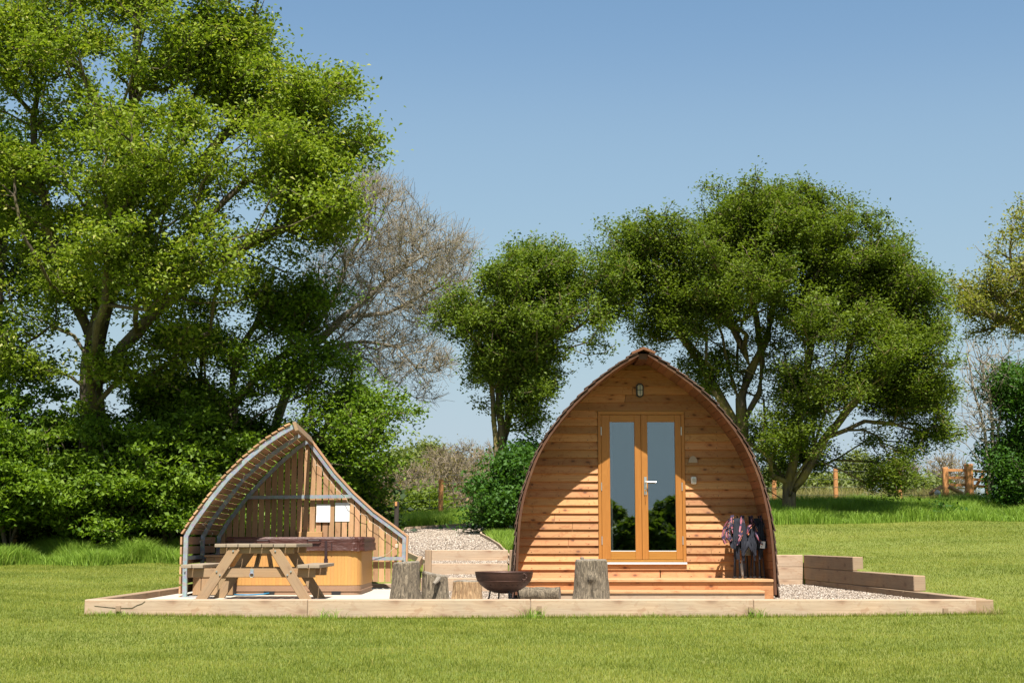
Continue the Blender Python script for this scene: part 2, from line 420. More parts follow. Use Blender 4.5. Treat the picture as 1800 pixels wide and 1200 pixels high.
def logend():
    m, t, b = newmat('cut_wood'); tc = N(t, 'ShaderNodeTexCoord').outputs['Object']
    n = noise_(t, tc, 12, 5, .7, .5)
    L(t, mix(t, n, (.14, .115, .085), (.33, .28, .22)), b.inputs['Base Color']); b.inputs['Roughness'].default_value = .9
    bump(t, b, n, .5, .01); return m
M['logend'] = logend()
def lawn():
    m, t, b = newmat('lawn_turf'); tc = N(t, 'ShaderNodeTexCoord').outputs['Object']
    big = noise_(t, mapping(t, tc, (1, .55, 1)), .45, 4, .6)
    mid = noise_(t, tc, 3.2, 5, .65, .4); fine = noise_(t, tc, 38, 3, .7)
    c = mix(t, ramp(t, big, [(.35, (0, 0, 0)), (.68, (1, 1, 1))]), (.125, .165, .030), (.185, .205, .046))
    c = mix(t, math_(t, 'MULTIPLY', ramp(t, mid, [(.48, (0, 0, 0)), (.72, (1, 1, 1))]), .55), c, (.25, .235, .08))
    c = mix(t, math_(t, 'MULTIPLY', ramp(t, mid, [(.25, (1, 1, 1)), (.45, (0, 0, 0))]), .5), c, (.095, .15, .022))
    c = mix(t, .55, c, ramp(t, fine, [(.3, (.25, .25, .25)), (.7, (.75, .75, .75))]), 'OVERLAY')
    bnd = noise_(t, mapping(t, tc, (.12, 1.1, 1)), 1.0, 2, .5)
    c = mix(t, math_(t, 'MULTIPLY', ramp(t, bnd, [(.42, (0, 0, 0)), (.58, (1, 1, 1))]), .35), c, (.22, .25, .065))
    dirt = ramp(t, noise_(t, mapping(t, tc, (1, 1.6, 1)), .9, 5, .6), [(.69, (0, 0, 0)), (.76, (1, 1, 1))])
    c = mix(t, math_(t, 'MULTIPLY', dirt, .5), c, (.26, .17, .08))
    L(t, c, b.inputs['Base Color']); b.inputs['Roughness'].default_value = .95; b.inputs['Specular IOR Level'].default_value = .1
    bump(t, b, fine, .7, .03); return m
M['lawn'] = lawn()
def gravel():
    m, t, b = newmat('gravel'); tc = N(t, 'ShaderNodeTexCoord').outputs['Object']
    v = N(t, 'ShaderNodeTexVoronoi'); v.inputs['Scale'].default_value = 42; L(t, tc, v.inputs['Vector'])
    s = N(t, 'ShaderNodeSeparateColor'); L(t, v.outputs['Color'], s.inputs[0])
    c = ramp(t, s.outputs[0], [(0, (.12, .09, .07)), (.35, (.28, .22, .17)), (.7, (.42, .34, .27)), (1, (.56, .50, .43))])
    L(t, c, b.inputs['Base Color']); b.inputs['Roughness'].default_value = .85
    bump(t, b, math_(t, 'SUBTRACT', 1.0, v.outputs['Distance']), 1.0, .02); return m
M['gravel'] = gravel()
M['pebble'] = leafmat('pebbles', (.13, .10, .078), (.43, .35, .275), (.60, .54, .47), trans=0.0, gloss=.8)
M['field'] = flat('far_field', (.16, .20, .07), .95, var=.3, scale=.05, bs=0)
# ---------------------------------------------------------------- terrain
TX = np.array([-80, -12, -5.3, -3.2, -1.0, 1.5, 5.2, 8, 12, 80.])
TY = np.array([-80, 0, 11, 16.4, 19, 22, 24.7, 28, 30, 34, 37, 45, 70, 150, 600, 3000.])
TZ = np.array([
 [-1.6]*10, [-.75]*10, [-.31]*10,
 [-.10, -.10, -.11, -.11, -.11, -.11, -.10, -.06, -.02, -.02],
 [.03, .0, .0, -.05, -.05, -.05, .11, .2, .22, .2],
 [.12, .10, .08, .10, .30, .30, .34, .44, .5, .5],
 [.20, .18, .20, .42, .66, .56, .49, .68, .74, .7],
 [.28, .28, .32, .62, .81, .84, .92, .98, 1.0, 1.0],
 [.33, .33, .42, .76, .90, .95, 1.14, 1.16, 1.16, 1.16],
 [.38, .38, .55, .95, 1.10, 1.2, 1.44, 1.50, 1.50, 1.5],
 [.38, .38, .60, 1.22, 1.38, 1.40, 1.55, 1.58, 1.58, 1.5],
 [.0, .0, .3, .9, 1.1, 1.15, 1.2, 1.2, 1.2, 1.2],
 [-2]*10, [-7]*10, [-12]*10, [-12]*10])
def _bil(x, y):
    x = np.clip(x, -79.9, 79.9); y = np.clip(y, -79.9, 2999)
    i = np.clip(np.searchsorted(TX, x) - 1, 0, 8); j = np.clip(np.searchsorted(TY, y) - 1, 0, 14)
    fx = (x - TX[i]) / (TX[i + 1] - TX[i]); fy = (y - TY[j]) / (TY[j + 1] - TY[j])
    return (TZ[j, i] * (1 - fx) + TZ[j, i + 1] * fx) * (1 - fy) + (TZ[j + 1, i] * (1 - fx) + TZ[j + 1, i + 1] * fx) * fy
def terr(x, y):
    x = np.asarray(x, float); y = np.asarray(y, float); r = 0
    for dx in (-.8, 0, .8):
        for dy in (-.7, 0, .7): r = r + _bil(x + dx, y + dy) / 9
    r = r + .02 * np.sin(x * .9 + y * .35) * np.cos(y * .7 - x * .2)
    return r
def T(x, y): return float(terr(x, y))
BED_L, BED_R, BED_F, BED_B = -4.86, 5.49, 16.42, 24.75
def in_bed(x, y):
    r = BED_R + (5.06 - BED_R) * (y - 16.5) / 8.2 + .0
    a = (x > -4.80) & (x < r - .03) & (y > 16.5) & (y < 22.0)
    b_ = (x > .0) & (x < r - .03) & (y >= 21.9) & (y < 24.66)
    c_ = (x > -1.33) & (x < -.09) & (y > 21.2) & (y < 22.72)
    return a | b_ | c_
def grid_lines(lo, hi, fine, extra):
    g = list(np.arange(lo, hi + 1e-6, fine)) + extra
    return np.array(sorted(set(np.round(g, 3))))
gx = grid_lines(-14, 14, .3, [5.0 + .03 * q for q in range(19)] + [-4.86, -4.81, -4.775, -1.36, -1.32, -.10, -.06, 0.0, .03, -3000, -1000, -300, -120, -60, -30, -20, 20, 30, 60, 120, 300, 1000, 3000])
gy = grid_lines(8, 40, .3, [16.44, 16.56, 21.97, 22.01, 22.08, 22.70, 22.74, 24.64, 24.68, 24.72, 24.8, -400, -80, -40, -20, -8, 0, 3, 5.5, 44, 50, 60, 80, 110, 150, 250, 400, 600, 1200, 3000])
GX, GY = np.meshgrid(gx, gy); GZ = np.where(in_bed(GX, GY), -.3, terr(GX, GY))
V = np.stack([GX, GY, GZ], -1).reshape(-1, 3); nx = len(gx)
ii, jj = np.meshgrid(np.arange(nx - 1), np.arange(len(gy) - 1))
a = (jj * nx + ii).ravel(); Q = np.stack([a, a + 1, a + nx + 1, a + nx], -1)
lawn_o = npmesh('lawn', V, Q, M['lawn'], smooth=True)
tag(lawn_o, 'mown green lawn sloping up behind the timber beds', kind='structure')
# gravel bed floor and path
mb = MB(); mb.box(-4.84, 5.45, 16.5, 24.7, -.12, -.004); bo = mb.build('gravel_bed', M['gravel']); tag(bo, 'gravel bed inside the sleeper edging', kind='structure')
PL = [(22.7, -1.30), (24, -1.75), (26, -2.02), (28, -2.15), (30.5, -2.3), (33, -2.42)]
PRr = [(22.7, .0), (24.5, -.22), (26.2, -.45), (27.7, -.62), (30.5, -.66), (33, -.72)]
def path_edges(y):
    return np.interp(y, [p[0] for p in PL], [p[1] for p in PL]), np.interp(y, [p[0] for p in PRr], [p[1] for p in PRr])
ys = np.arange(22.7, 33.01, .25); pv = []; pf = []
for i, y in enumerate(ys):
    l, r = path_edges(y)
    for k in range(9):
        x = l + (r - l) * k / 8; pv.append((x, y, T(x, y) + .03 - (.012 * y - .27)*0))
    if i:
        for k in range(8): b0 = (i - 1) * 9 + k; pf.append((b0, b0 + 1, b0 + 10, b0 + 9))
po = npmesh('path', np.array(pv), np.array(pf), M['gravel']); tag(po, 'pale gravel path climbing behind the shelter', kind='structure')
def pebbles(name, X, Y, Z, s, label):
    n = len(X); oc = np.array([(1, 0, 0), (0, 1, 0), (-1, 0, 0), (0, -1, 0), (0, 0, 1), (0, 0, -1)], float)
    ang = RG.uniform(0, 6.28, n); sc = np.stack([s * RG.uniform(.7, 1.4, n), s * RG.uniform(.6, 1.2, n), s * RG.uniform(.4, .9, n)], -1)
    Vv = oc[None] * sc[:, None]; ca, sa = np.cos(ang)[:, None], np.sin(ang)[:, None]
    xx = Vv[..., 0] * ca - Vv[..., 1] * sa; yy = Vv[..., 0] * sa + Vv[..., 1] * ca
    Vv = np.stack([xx + X[:, None], yy + Y[:, None], Vv[..., 2] + Z[:, None]], -1) + RG.normal(0, .12, (n, 6, 3)) * s
    fc = np.array([(0, 1, 4), (1, 2, 4), (2, 3, 4), (3, 0, 4), (1, 0, 5), (2, 1, 5), (3, 2, 5), (0, 3, 5)])
    Ff = (fc[None] + (np.arange(n) * 6)[:, None, None]).reshape(-1, 3)
    o = npmesh(name, Vv.reshape(-1, 3), Ff, M['pebble'], attr=np.repeat(RG.uniform(0, 1, n) ** 1.2, 6))
    return tag(o, label, 'gravel', kind='stuff')
n = 16000; y = 16.6 + (24.6 - 16.6) * RG.uniform(0, 1, n); x = RG.uniform(3.4, 5.3, n)
pebbles('gravel_stones', x, y, RG.uniform(-.004, .006, n), .013, 'loose pale gravel stones in the bed right of the pod')
n = 9000; y = RG.uniform(16.6, 21.9, n); x = RG.uniform(-2.0, 0.0, n)
pebbles('gravel_stones', x, y, RG.uniform(-.004, .006, n), .013, 'loose pale gravel stones between the hot tub shelter and the pod')
n = 15000; y = RG.uniform(22.75, 33, n); l, r = path_edges(y); x = l + (r - l) * RG.uniform(0, 1, n)
pebbles('gravel_stones', x, y, terr(x, y) + .033, .016, 'loose pale gravel stones on the path up the bank')
# ---------------------------------------------------------------- sleepers
def sleeper(name, a, b, w, h, label, mat='sleeper', group='timber sleepers edging the bed', parts=None):
    """a,b: ends of the centre line of the underside"""
    a = Vector(a); b = Vector(b); mb = MB(); d = b - a; n = max(1, int(round(d.length / 2.6)))
    up = Vector((0, 0, h / 2))
    root = thing(name, label, 'sleeper wall' if parts else 'sleeper', (a + b) / 2, group)
    for k in range(n):
        p = a + d * (k / n) + d.normalized() * (.002 if k else 0); q = a + d * ((k + 1) / n) - d.normalized() * .002
        mb = MB(); mb.bar(p + up, q + up, h, w, side=(-d.y, d.x, 0))
        mb.build('beam', M[mat], root, bevel=.008)
    return root
SH = .21
sleeper('edging_sleeper', (-4.86, 16.50, -.12), (5.28, 16.50, -.12), .16, SH, 'long pale sleeper edging across the front of the gravel bed, cracked at its left end')
fs = bpy.data.objects[-1] if False else None
mb = MB(); mb.box(5.283, 5.49, 16.47, 16.60, -.12, .085); e = mb.build('sleeper_end_block', M['sleeper_old'], bevel=.006, loc=(5.38, 16.53, -.12)); tag(e, 'small darker end-grain sleeper at the right tip of the bed edging', 'sleeper', 'timber sleepers edging the bed')
sleeper('edging_sleeper', (-4.80, 16.585, -.12), (-4.74, 21.95, -.12), .12, SH, 'weathered sleeper running back along the left side of the bed', 'sleeper_old')
sleeper('edging_sleeper', (-4.66, 22.02, -.12), (-1.40, 22.02, -.12), .12, .22, 'pale sleeper behind the hot tub at the foot of the shelter boards')
def wx(y): return 5.49 + (5.06 - 5.49) * (y - 16.5) / 8.2
sleeper('retaining_sleeper', (wx(24.6), 24.6, -.12), (wx(16.75) - .06, 16.68, -.12), .13, SH, 'bottom sleeper of the stepped right wall, the longest and lowest', 'sleeper_old')
sleeper('retaining_sleeper', (wx(24.6), 24.6, .094), (wx(19) , 18.95, .094), .16, .20, 'middle sleeper of the stepped right wall', 'sleeper_old')
sleeper('retaining_sleeper', (wx(24.6), 24.6, .298), (wx(21.7), 21.7, .298), .16, .205, 'top and shortest sleeper of the stepped right wall', 'sleeper_old')
for k, nm in enumerate(('lowest', 'middle', 'topmost')):
    z = -.12 + .208 * k + (.003 if k else 0)
    sleeper('retaining_sleeper', (2.6, 24.68 + .002 * k, z), (wx(24.6) - .085, 24.68 + .002 * k, z), .14, .204 if k else SH, nm + ' sleeper of the back wall seen just right of the pod', 'sleeper')
# crack in the front sleeper (dark splits) and small square pegs
def crack(pts, wd):
    mb = MB()
    for i in range(len(pts) - 1):
        a0 = P(*pts[i], 16.418); b0 = P(*pts[i + 1], 16.418)
        mb.bar(a0, b0, wd * (1 - .5 * abs(2 * i / len(pts) - 1)), .006)
    return mb
fr = [o for o in C.objects if o.name == 'edging_sleeper'][0]
cm = crack([(166, 1064), (185, 1066), (205, 1068), (232, 1068), (241, 1063), (250, 1060), (255, 1056)], .009)
cm2 = crack([(238, 1067), (248, 1066), (256, 1070), (264, 1064), (274, 1066)], .011)
o = cm.build('crack', M['bark'], fr)
for px, py in ((1320, 1071), (1662, 1073), (208, 1069), (948, 1069)):
    c = P(px, py, 16.41); mb = MB(); mb.box(c.x - .028, c.x + .028, 16.395, 16.418, c.z - .03, c.z + .03)
    mb.build('peg', M['sleeper_old'], fr)
# ---------------------------------------------------------------- steps up to the path
for k, (yy, zt) in enumerate(((21.5, .20), (22.1, .40), (22.7, .60))):
    o = sleeper('step_riser', (-1.36, yy, zt - .2), (-.06, yy, zt - .2), .1, .2, ('lowest', 'middle', 'topmost')[k] + ' timber riser of the gravel steps', 'sleeper', 'risers of the gravel steps')
mb = MB()
for k, (y0, y1, z) in enumerate(((21.555, 22.048, .185), (22.155, 22.648, .385), (22.755, 23.05, .590))):
    mb.hexa([(-1.34, y0, z - .1), (-.08, y0, z - .1), (-1.34, y1, z - .1), (-.08, y1, z - .1), (-1.34, y0, z), (-.08, y0, z), (-1.34, y1, z + (.05 if k < 2 else .01)), (-.08, y1, z + (.05 if k < 2 else .01))])
o = mb.build('step_gravel', M['gravel']); tag(o, 'gravel treads behind each timber riser', kind='structure')
n = 3500; k = RG.integers(0, 3, n); dy_ = RG.uniform(0, .48, n); y = np.array([21.56, 22.16, 22.76])[k] + dy_; z = np.array([.187, .387, .592])[k] + dy_ * .1 * (k < 2)
pebbles('gravel_stones', RG.uniform(-1.33, -.09, n), y, z, .012, 'loose pale gravel stones on the step treads')
for (px, y0, y1, Y, l, ww) in ((752, 966, 1000, 21.9, 'weathered post at the left of the gravel steps', .1), (901, 966, 1012, 20.6, 'timber post leaning at the right of the steps by the pod', .11)):
    a = P(px, y1, Y); b = P(px, y0, Y); mb = MB(); mb.bar((a.x, a.y, .0), (b.x + .01, b.y, b.z), ww, ww); o = mb.build('step_post', M['sleeper_old'], bevel=.006, loc=(a.x, a.y, 0)); tag(o, l, 'post', 'posts beside the gravel steps')
mb = MB(); mb.bar((-1.42, 20.8, .30), (-1.40, 22.05, .45), .13, .06, side=(1, 0, 0)); o = mb.build('step_edging', M['sleeper_old'], bevel=.006, loc=(-1.42, 21.4, .35)); tag(o, 'sloping weathered board on the left side of the gravel steps', 'board')
def edging(pts, label):
    mb = MB()
    for (a, b) in zip(pts[:-1], pts[1:]):
        mb.bar((a[1], a[0], T(a[1], a[0]) + .035), (b[1], b[0], T(b[1], b[0]) + .035), .11, .035, side=(1, 0, 0) if abs(a[0] - b[0]) > .5 else (0, 1, 0))
    c = pts[0]; o = mb.build('path_edging', M['sleeper'], loc=(c[1], c[0], T(c[1], c[0]))); tag(o, label, 'edging board', 'boards edging the gravel path')
edging([(y, x + .02) for y, x in PRr], 'thin timber edging along the right side of the gravel path')
edging([(y, x - .02) for y, x in PL], 'thin timber edging along the left side of the gravel path')
edging([(33.05, -2.42), (33.0, -1.5), (33.05, -.72)], 'timber edging across the far end of the gravel path')
# ---------------------------------------------------------------- the pod
WY, OY, BY = 19.2, 18.45, 24.1          # wall plane, roof front edge, back
LP = [(1131, 619), (1121, 621), (1084, 643), (1043, 675), (1003, 714), (970, 755), (945, 796), (929, 837), (917, 878), (910.5, 919), (908, 959), (906, 1000), (905, 1045)]
RP = [(1131, 619), (1141, 621), (1174, 642), (1219, 674), (1260, 712), (1292, 751), (1313, 784), (1333.5, 829), (1346, 870), (1356, 919), (1361, 959), (1364, 1000), (1366, 1045)]
def outl(pp):
    r = [P(x, y, OY) for x, y in pp]; return [(p.x, p.z) for p in r]
L0, R0 = outl(LP), outl(RP)
def resample(pts, step):
    pts = [Vector((p[0], p[1], 0)) for p in pts]
    # Catmull-Rom smoothing
    out = []
    for i in range(len(pts) - 1):
        p0 = pts[max(i - 1, 0)]; p1 = pts[i]; p2 = pts[i + 1]; p3 = pts[min(i + 2, len(pts) - 1)]
        for k in range(12):
            t = k / 12
            out.append(.5 * ((2 * p1) + (-p0 + p2) * t + (2 * p0 - 5 * p1 + 4 * p2 - p3) * t * t + (-p0 + 3 * p1 - 3 * p2 + p3) * t ** 3))
    out.append(pts[-1])
    ln = [0]
    for i in range(1, len(out)): ln.append(ln[-1] + (out[i] - out[i - 1]).length)
    n = max(2, int(round(ln[-1] / step))); res = []
    for k in range(n + 1):
        s = ln[-1] * k / n; i = min(len(out) - 2, max(0, int(np.searchsorted(ln, s)) - 1))
        f = (s - ln[i]) / max(1e-9, ln[i + 1] - ln[i]); res.append(out[i].lerp(out[i + 1], f))
    return [(p.x, p.y) for p in res]
def normals(pts, sgn):
    ns = []
    for i in range(len(pts)):
        a = Vector(pts[max(0, i - 1)]); b = Vector(pts[min(len(pts) - 1, i + 1)]); d = (b - a).normalized()
        ns.append(Vector((d.y, -d.x)) * sgn)
    return ns
podx = (L0[-1][0] + R0[-1][0]) / 2
pod = thing('camping_pod', 'arched timber camping pod with shingled roof, clapboard front and glazed double doors', 'cabin', (podx, WY, 0))
for side, pts0, sg in (('left', L0, -1), ('right', R0, 1)):
    crs = resample(pts0[1:], .135); ns = normals(crs, -sg) if sg < 0 else normals(crs, -sg)
    # outward normal check
    if (ns[len(ns) // 2].x) * sg < 0: ns = [-q for q in ns]
    mb = MB()
    for i in range(len(crs) - 1):                     # one row of shingles per course, split along the roof
        p = Vector(crs[i]); q = Vector(crs[i + 1]); nA = ns[i]; nB = ns[i + 1]
        y = OY - .015 + rnd.uniform(-.012, .0); j = 0
        while y < BY:
            wd = rnd.uniform(.09, .2); y2 = min(y + wd, BY); th = rnd.uniform(.028, .042); lip = rnd.uniform(.0, .02)
            a0 = p + nA * .004; a1 = p + nA * .014; b0 = q + nB * (th - .016) + (q - p).normalized() * (.02 + lip); b1 = q + nB * th + (q - p).normalized() * (.02 + lip)
            cs = [(a0.x, y, a0.y), (b0.x, y, b0.y), (a0.x, y2 - .004, a0.y), (b0.x, y2 - .004, b0.y), (a1.x, y, a1.y), (b1.x, y, b1.y), (a1.x, y2 - .004, a1.y), (b1.x, y2 - .004, b1.y)]
            if sg > 0: pass
            cs = [Vector(c) for c in cs]
            if (cs[1] - cs[0]).cross(cs[2] - cs[0]).dot(cs[4] - cs[0]) < 0: cs = [cs[2], cs[3], cs[0], cs[1], cs[6], cs[7], cs[4], cs[5]]
            mb.hexa(cs, 0, 0); y = y2
    ro = mb.build('roof_' + 'shingles', M['shingle'], pod)
    # soffit boards under the shingles (they form the overhang's inside)
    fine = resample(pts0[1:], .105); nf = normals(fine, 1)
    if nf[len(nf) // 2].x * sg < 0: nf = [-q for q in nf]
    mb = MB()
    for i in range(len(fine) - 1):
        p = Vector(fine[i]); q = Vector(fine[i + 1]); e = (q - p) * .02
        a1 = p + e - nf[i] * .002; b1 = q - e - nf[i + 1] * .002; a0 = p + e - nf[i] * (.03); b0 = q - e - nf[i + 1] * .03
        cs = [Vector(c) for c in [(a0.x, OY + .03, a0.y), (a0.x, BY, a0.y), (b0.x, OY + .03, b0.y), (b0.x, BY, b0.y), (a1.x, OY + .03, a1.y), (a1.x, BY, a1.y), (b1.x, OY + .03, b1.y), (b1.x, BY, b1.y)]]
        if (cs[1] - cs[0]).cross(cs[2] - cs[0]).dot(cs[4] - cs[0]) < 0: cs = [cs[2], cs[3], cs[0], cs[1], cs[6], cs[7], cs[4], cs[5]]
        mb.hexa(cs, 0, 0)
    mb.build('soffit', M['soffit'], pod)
    # bent barge board on the front edge
    mb = MB(); f2 = resample(pts0[1:] if True else pts0, .09); n2 = normals(f2, 1)
    if n2[len(n2) // 2].x * sg < 0: n2 = [-q for q in n2]
    for i in range(len(f2) - 1):
        p = Vector(f2[i]); q = Vector(f2[i + 1])
        a1 = p - n2[i] * .002; b1 = q - n2[i + 1] * .002; a0 = p - n2[i] * .034; b0 = q - n2[i + 1] * .034
        cs = [Vector(c) for c in [(a0.x, OY, a0.y), (b0.x, OY, b0.y), (a0.x, OY + .028, a0.y), (b0.x, OY + .028, b0.y), (a1.x, OY, a1.y), (b1.x, OY, b1.y), (a1.x, OY + .028, a1.y), (b1.x, OY + .028, b1.y)]]
        if (cs[1] - cs[0]).cross(cs[2] - cs[0]).dot(cs[4] - cs[0]) < 0: cs = [cs[2], cs[3], cs[0], cs[1], cs[6], cs[7], cs[4], cs[5]]
        mb.hexa(cs, 0, 0)
    mb.build('barge_board', M['barge'], pod)
ap = P(1131, 619, OY)
mb = MB(); mb.bar((ap.x - .075, OY - .03, ap.z + .02), (ap.x - .075 + .001, BY, ap.z + .02), .03, .17, side=(1, 0, .42)); mb.bar((ap.x + .075, OY - .03, ap.z + .024), (ap.x + .075, BY, ap.z + .024), .03, .17, side=(1, 0, -.42))
mb.build('ridge_cap', M['soffit'], pod)
# wall: clapboards clipped by the arch
def halfspan(z, inset):
    def xi(pts):
        best = None
        for (x0, z0), (x1, z1) in zip(pts[:-1], pts[1:]):
            if min(z0, z1) <= z <= max(z0, z1) and abs(z1 - z0) > 1e-6: return x0 + (x1 - x0) * (z - z0) / (z1 - z0)
        return pts[-1][0] if z < pts[-1][1] else pts[0][0]
    return xi(L0s) + inset, xi(R0s) - inset
L0s, R0s = resample(L0, .04), resample(R0, .04)
DX0, DX1 = P(1051, 800, WY).x, P(1203, 800, WY).x       # door frame outer
DZ0, DZ1 = P(1128, 991, WY).z, P(1128, 723, WY).z
wz0 = P(1130, 1015, WY).z; pitchb = .1065
mb = MB(); z = wz0; k = 0
while z < ap.z - .1:
    z1 = min(z + pitchb, ap.z - .08)
    for (xa, xb) in ((-9, DX0 - .004), (DX1 + .004, 9)) if (z1 > DZ0 + .02 and z < DZ1 - .02) else ((-9, 9),):
        l0, r0 = halfspan(z, .03); l1, r1 = halfspan(z1, .03)
        a, b = max(l0, xa), min(r0, xb); a1, b1 = max(l1, xa), min(r1, xb)
        if b - a < .05 or b1 - a1 < .02: continue
        if b - a > 1.0 and rnd.random() < .4:
            f_ = rnd.uniform(.3, .7); segs = [(0, f_ - .002), (f_ + .002, 1)]
        else: segs = [(0, 1)]
        # weatherboard: thick lower edge standing proud, thin top edge
        yb, yt = WY - .040 + rnd.uniform(-.004, .004), WY - .006
        for u0, u1 in segs:
            qa, qb, qc, qd = a + (b - a) * u0, a + (b - a) * u1, a1 + (b1 - a1) * u0, a1 + (b1 - a1) * u1
            mb.hexa([(qa, yb, z), (qb, yb, z), (qa, WY + .02, z), (qb, WY + .02, z), (qc, yt, z1 + .006), (qd, yt, z1 + .006), (qc, WY + .02, z1 + .006), (qd, WY + .02, z1 + .006)], 0, 0)
    if z < DZ0 - .004 and z1 > DZ0 + .02: mb.hexa([(DX0 - .002, WY - .036, z), (DX1 + .002, WY - .036, z), (DX0 - .002, WY + .02, z), (DX1 + .002, WY + .02, z), (DX0 - .002, WY - .02, DZ0 - .002), (DX1 + .002, WY - .02, DZ0 - .002), (DX0 - .002, WY + .02, DZ0 - .002), (DX1 + .002, WY + .02, DZ0 - .002)], 0, 0)
    z = z1; k += 1
mb.build('wall', M['clad'], pod)
mb = MB(); z = wz0 + .022
while z < ap.z - .3:
    l0, r0 = halfspan(z, .06)
    for xx in (podx - 1.45, podx - 1.08, podx - .68, podx + .66, podx + 1.05, podx + 1.42):
        if l0 < xx < r0 and not (DX0 - .03 < xx < DX1 + .03): xj = xx + rnd.uniform(-.012, .012); mb.box(xj - .0045, xj + .0045, WY - .040, WY - .030, z - .0045, z + .0045)
    z += pitchb
tag(mb.build('nail_heads', M['black'], pod), kind='stuff')
# dark shell behind boards (back wall, floor) with hole for the door
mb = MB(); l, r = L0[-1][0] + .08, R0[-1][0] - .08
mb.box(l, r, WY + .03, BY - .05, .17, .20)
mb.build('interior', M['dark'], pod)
mb = MB(); mb.box(ap.x - .06, ap.x + .06, OY + .06, BY - .08, ap.z - .085, ap.z - .012); mb.build('ridge_gap_filler', M['barge'], pod)  # filler added under the ridge cap to keep sunlight from leaking inside
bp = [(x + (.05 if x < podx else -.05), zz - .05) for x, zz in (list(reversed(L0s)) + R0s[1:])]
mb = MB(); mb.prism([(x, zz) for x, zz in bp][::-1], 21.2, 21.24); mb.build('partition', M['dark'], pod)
mb = MB(); mb.prism([(x, zz) for x, zz in bp][::-1], BY - .06, BY - .02); mb.build('back_wall', M['clad'], pod)
# door frame, doors
fy = WY - .045
mb = MB(); fw = .042
mb.box(DX0, DX0 + fw, fy, WY + .08, DZ0 + .03, DZ1 - fw - .002); mb.box(DX1 - fw, DX1, fy, WY + .08, DZ0 + .03, DZ1 - fw - .002)
mb.box(DX0, DX1, fy, WY + .08, DZ1 - fw, DZ1); mb.box(DX0 + fw + .002, DX1 - fw - .002, fy + .01, WY + .08, DZ0 + .03, DZ0 + .06)
mb.build('door_frame', M['doorwood'], pod, bevel=.003)
mb = MB(); mb.box(DX0 - .005, DX1 + .005, fy - .03, WY + .03, DZ0, DZ0 + .026); mb.build('threshold', M['white'], pod)
mb = MB(); mb.box(DX0 - .03, DX1 + .03, fy + .012, WY - .002, DZ1 + .002, DZ1 + .03); mb.build('door_head_trim', M['doorwood'], pod)
mx = (DX0 + DX1) / 2 - .004
def door(x0, x1, handed):
    d = thing('door', None, None, (0, 0, 0)); del_ = None
    d.parent = pod; d.location = Vector(((x0 + x1) / 2, fy, DZ0)) - pod.location
    for kk in ('label', 'category'):
        if kk in d: del d[kk]
    z0, z1 = DZ0 + .063, DZ1 - fw - .006; st = .085; y0, y1 = fy + .006, WY + .03
    mbd = MB(); mbd.box(x0, x0 + st + (.03 if handed < 0 else -.0), y0, y1, z0, z1); mbd.box(x1 - st - (.0 if handed < 0 else .0), x1, y0, y1, z0, z1)
    a, b = x0 + st + (.03 if handed < 0 else 0), x1 - st
    mbd.box(a + .001, b - .001, y0 + .001, y1, z1 - .095, z1, axis=0); mbd.box(a + .001, b - .001, y0 + .001, y1, z0, z0 + .105, axis=0)
    mbd.build('door_leaf', M['doorwood'], d, bevel=.003)
    g = MB(); g.box(a - .005, b + .005, WY - .01, WY - .004, z0 + .1, z1 - .09); g.build('glass_pane', M['glass'], d)
    bd = MB(); bd.box(a, b, y0 + .004, WY - .012, z0 + .107, z0 + .116); bd.build('glazing_bead', M['white'], d)
    hx = x0 - .012 if handed > 0 else x1 + .0
    for hz in (z0 + .25, (z0 + z1) / 2, z1 - .22):
        h = MB(); q = x0 + .004 if handed < 0 else x1 - .004
        h.tube([(q + (-.006 if handed < 0 else .006), y0 - .006, hz - .055), (q + (-.006 if handed < 0 else .006), y0 - .006, hz + .055)], .008, 8); h.build('hinge', M['steel'], d)
    return d
dl = door(DX0 + fw + .003, mx - .002, -1)
dr = door(mx + .002, DX1 - fw - .003, 1)
# swap stile widths: left door has its wide stile at the meeting side
hx = P(1134.5, 860, fy).x; hz = P(1134, 847, fy).z
h = MB(); h.box(hx - .017, hx + .017, fy - .006, fy + .004, hz - .17, hz + .07); h.tube([(hx, fy - .01, hz), (hx, fy - .055, hz), (hx + .03, fy - .06, hz), (hx + .14, fy - .058, hz - .004)], .0105, 8)
h.build('handle', M['steel'], dr, smooth=False)
h = MB(); h.box(hx - .004, hx + .004, fy - .02, fy - .008, hz - .26, hz - .16); h.tube([(hx, fy - .006, hz - .11), (hx, fy - .03, hz - .11)], .012, 8); h.build('key', M['doorwood'], dr)
# curtains and dim furnishings inside
for (x0, x1, z0, z1, yy, mt, nm) in ((DX0 + .09, DX0 + .22, .3, DZ1 - .1, WY + .35, 'curtain', 'curtain'), (DX1 - .62, DX1 - .52, .9, DZ1 - .1, WY + .5, 'curtain', 'curtain')):
    mb = MB(); nn = 14
    for k in range(nn):
        xa = x0 + (x1 - x0) * k / nn; xb = x0 + (x1 - x0) * (k + 1) / nn
        ya, yb = yy + .02 * math.sin(k * 1.9), yy + .02 * math.sin((k + 1) * 1.9)
        mb.hexa([(xa, ya, z0), (xb, yb, z0), (xa, ya + .01, z0), (xb, yb + .01, z0), (xa, ya, z1), (xb, yb, z1), (xa, ya + .01, z1), (xb, yb + .01, z1)], 0, 2)
    mb.build(nm, M[mt], pod)
mb = MB(); mb.box(DX0 + .1, DX0 + .42, WY + .5, WY + .9, .3, .62); mb.build('bedding', M['blanket'], pod, bevel=.03)
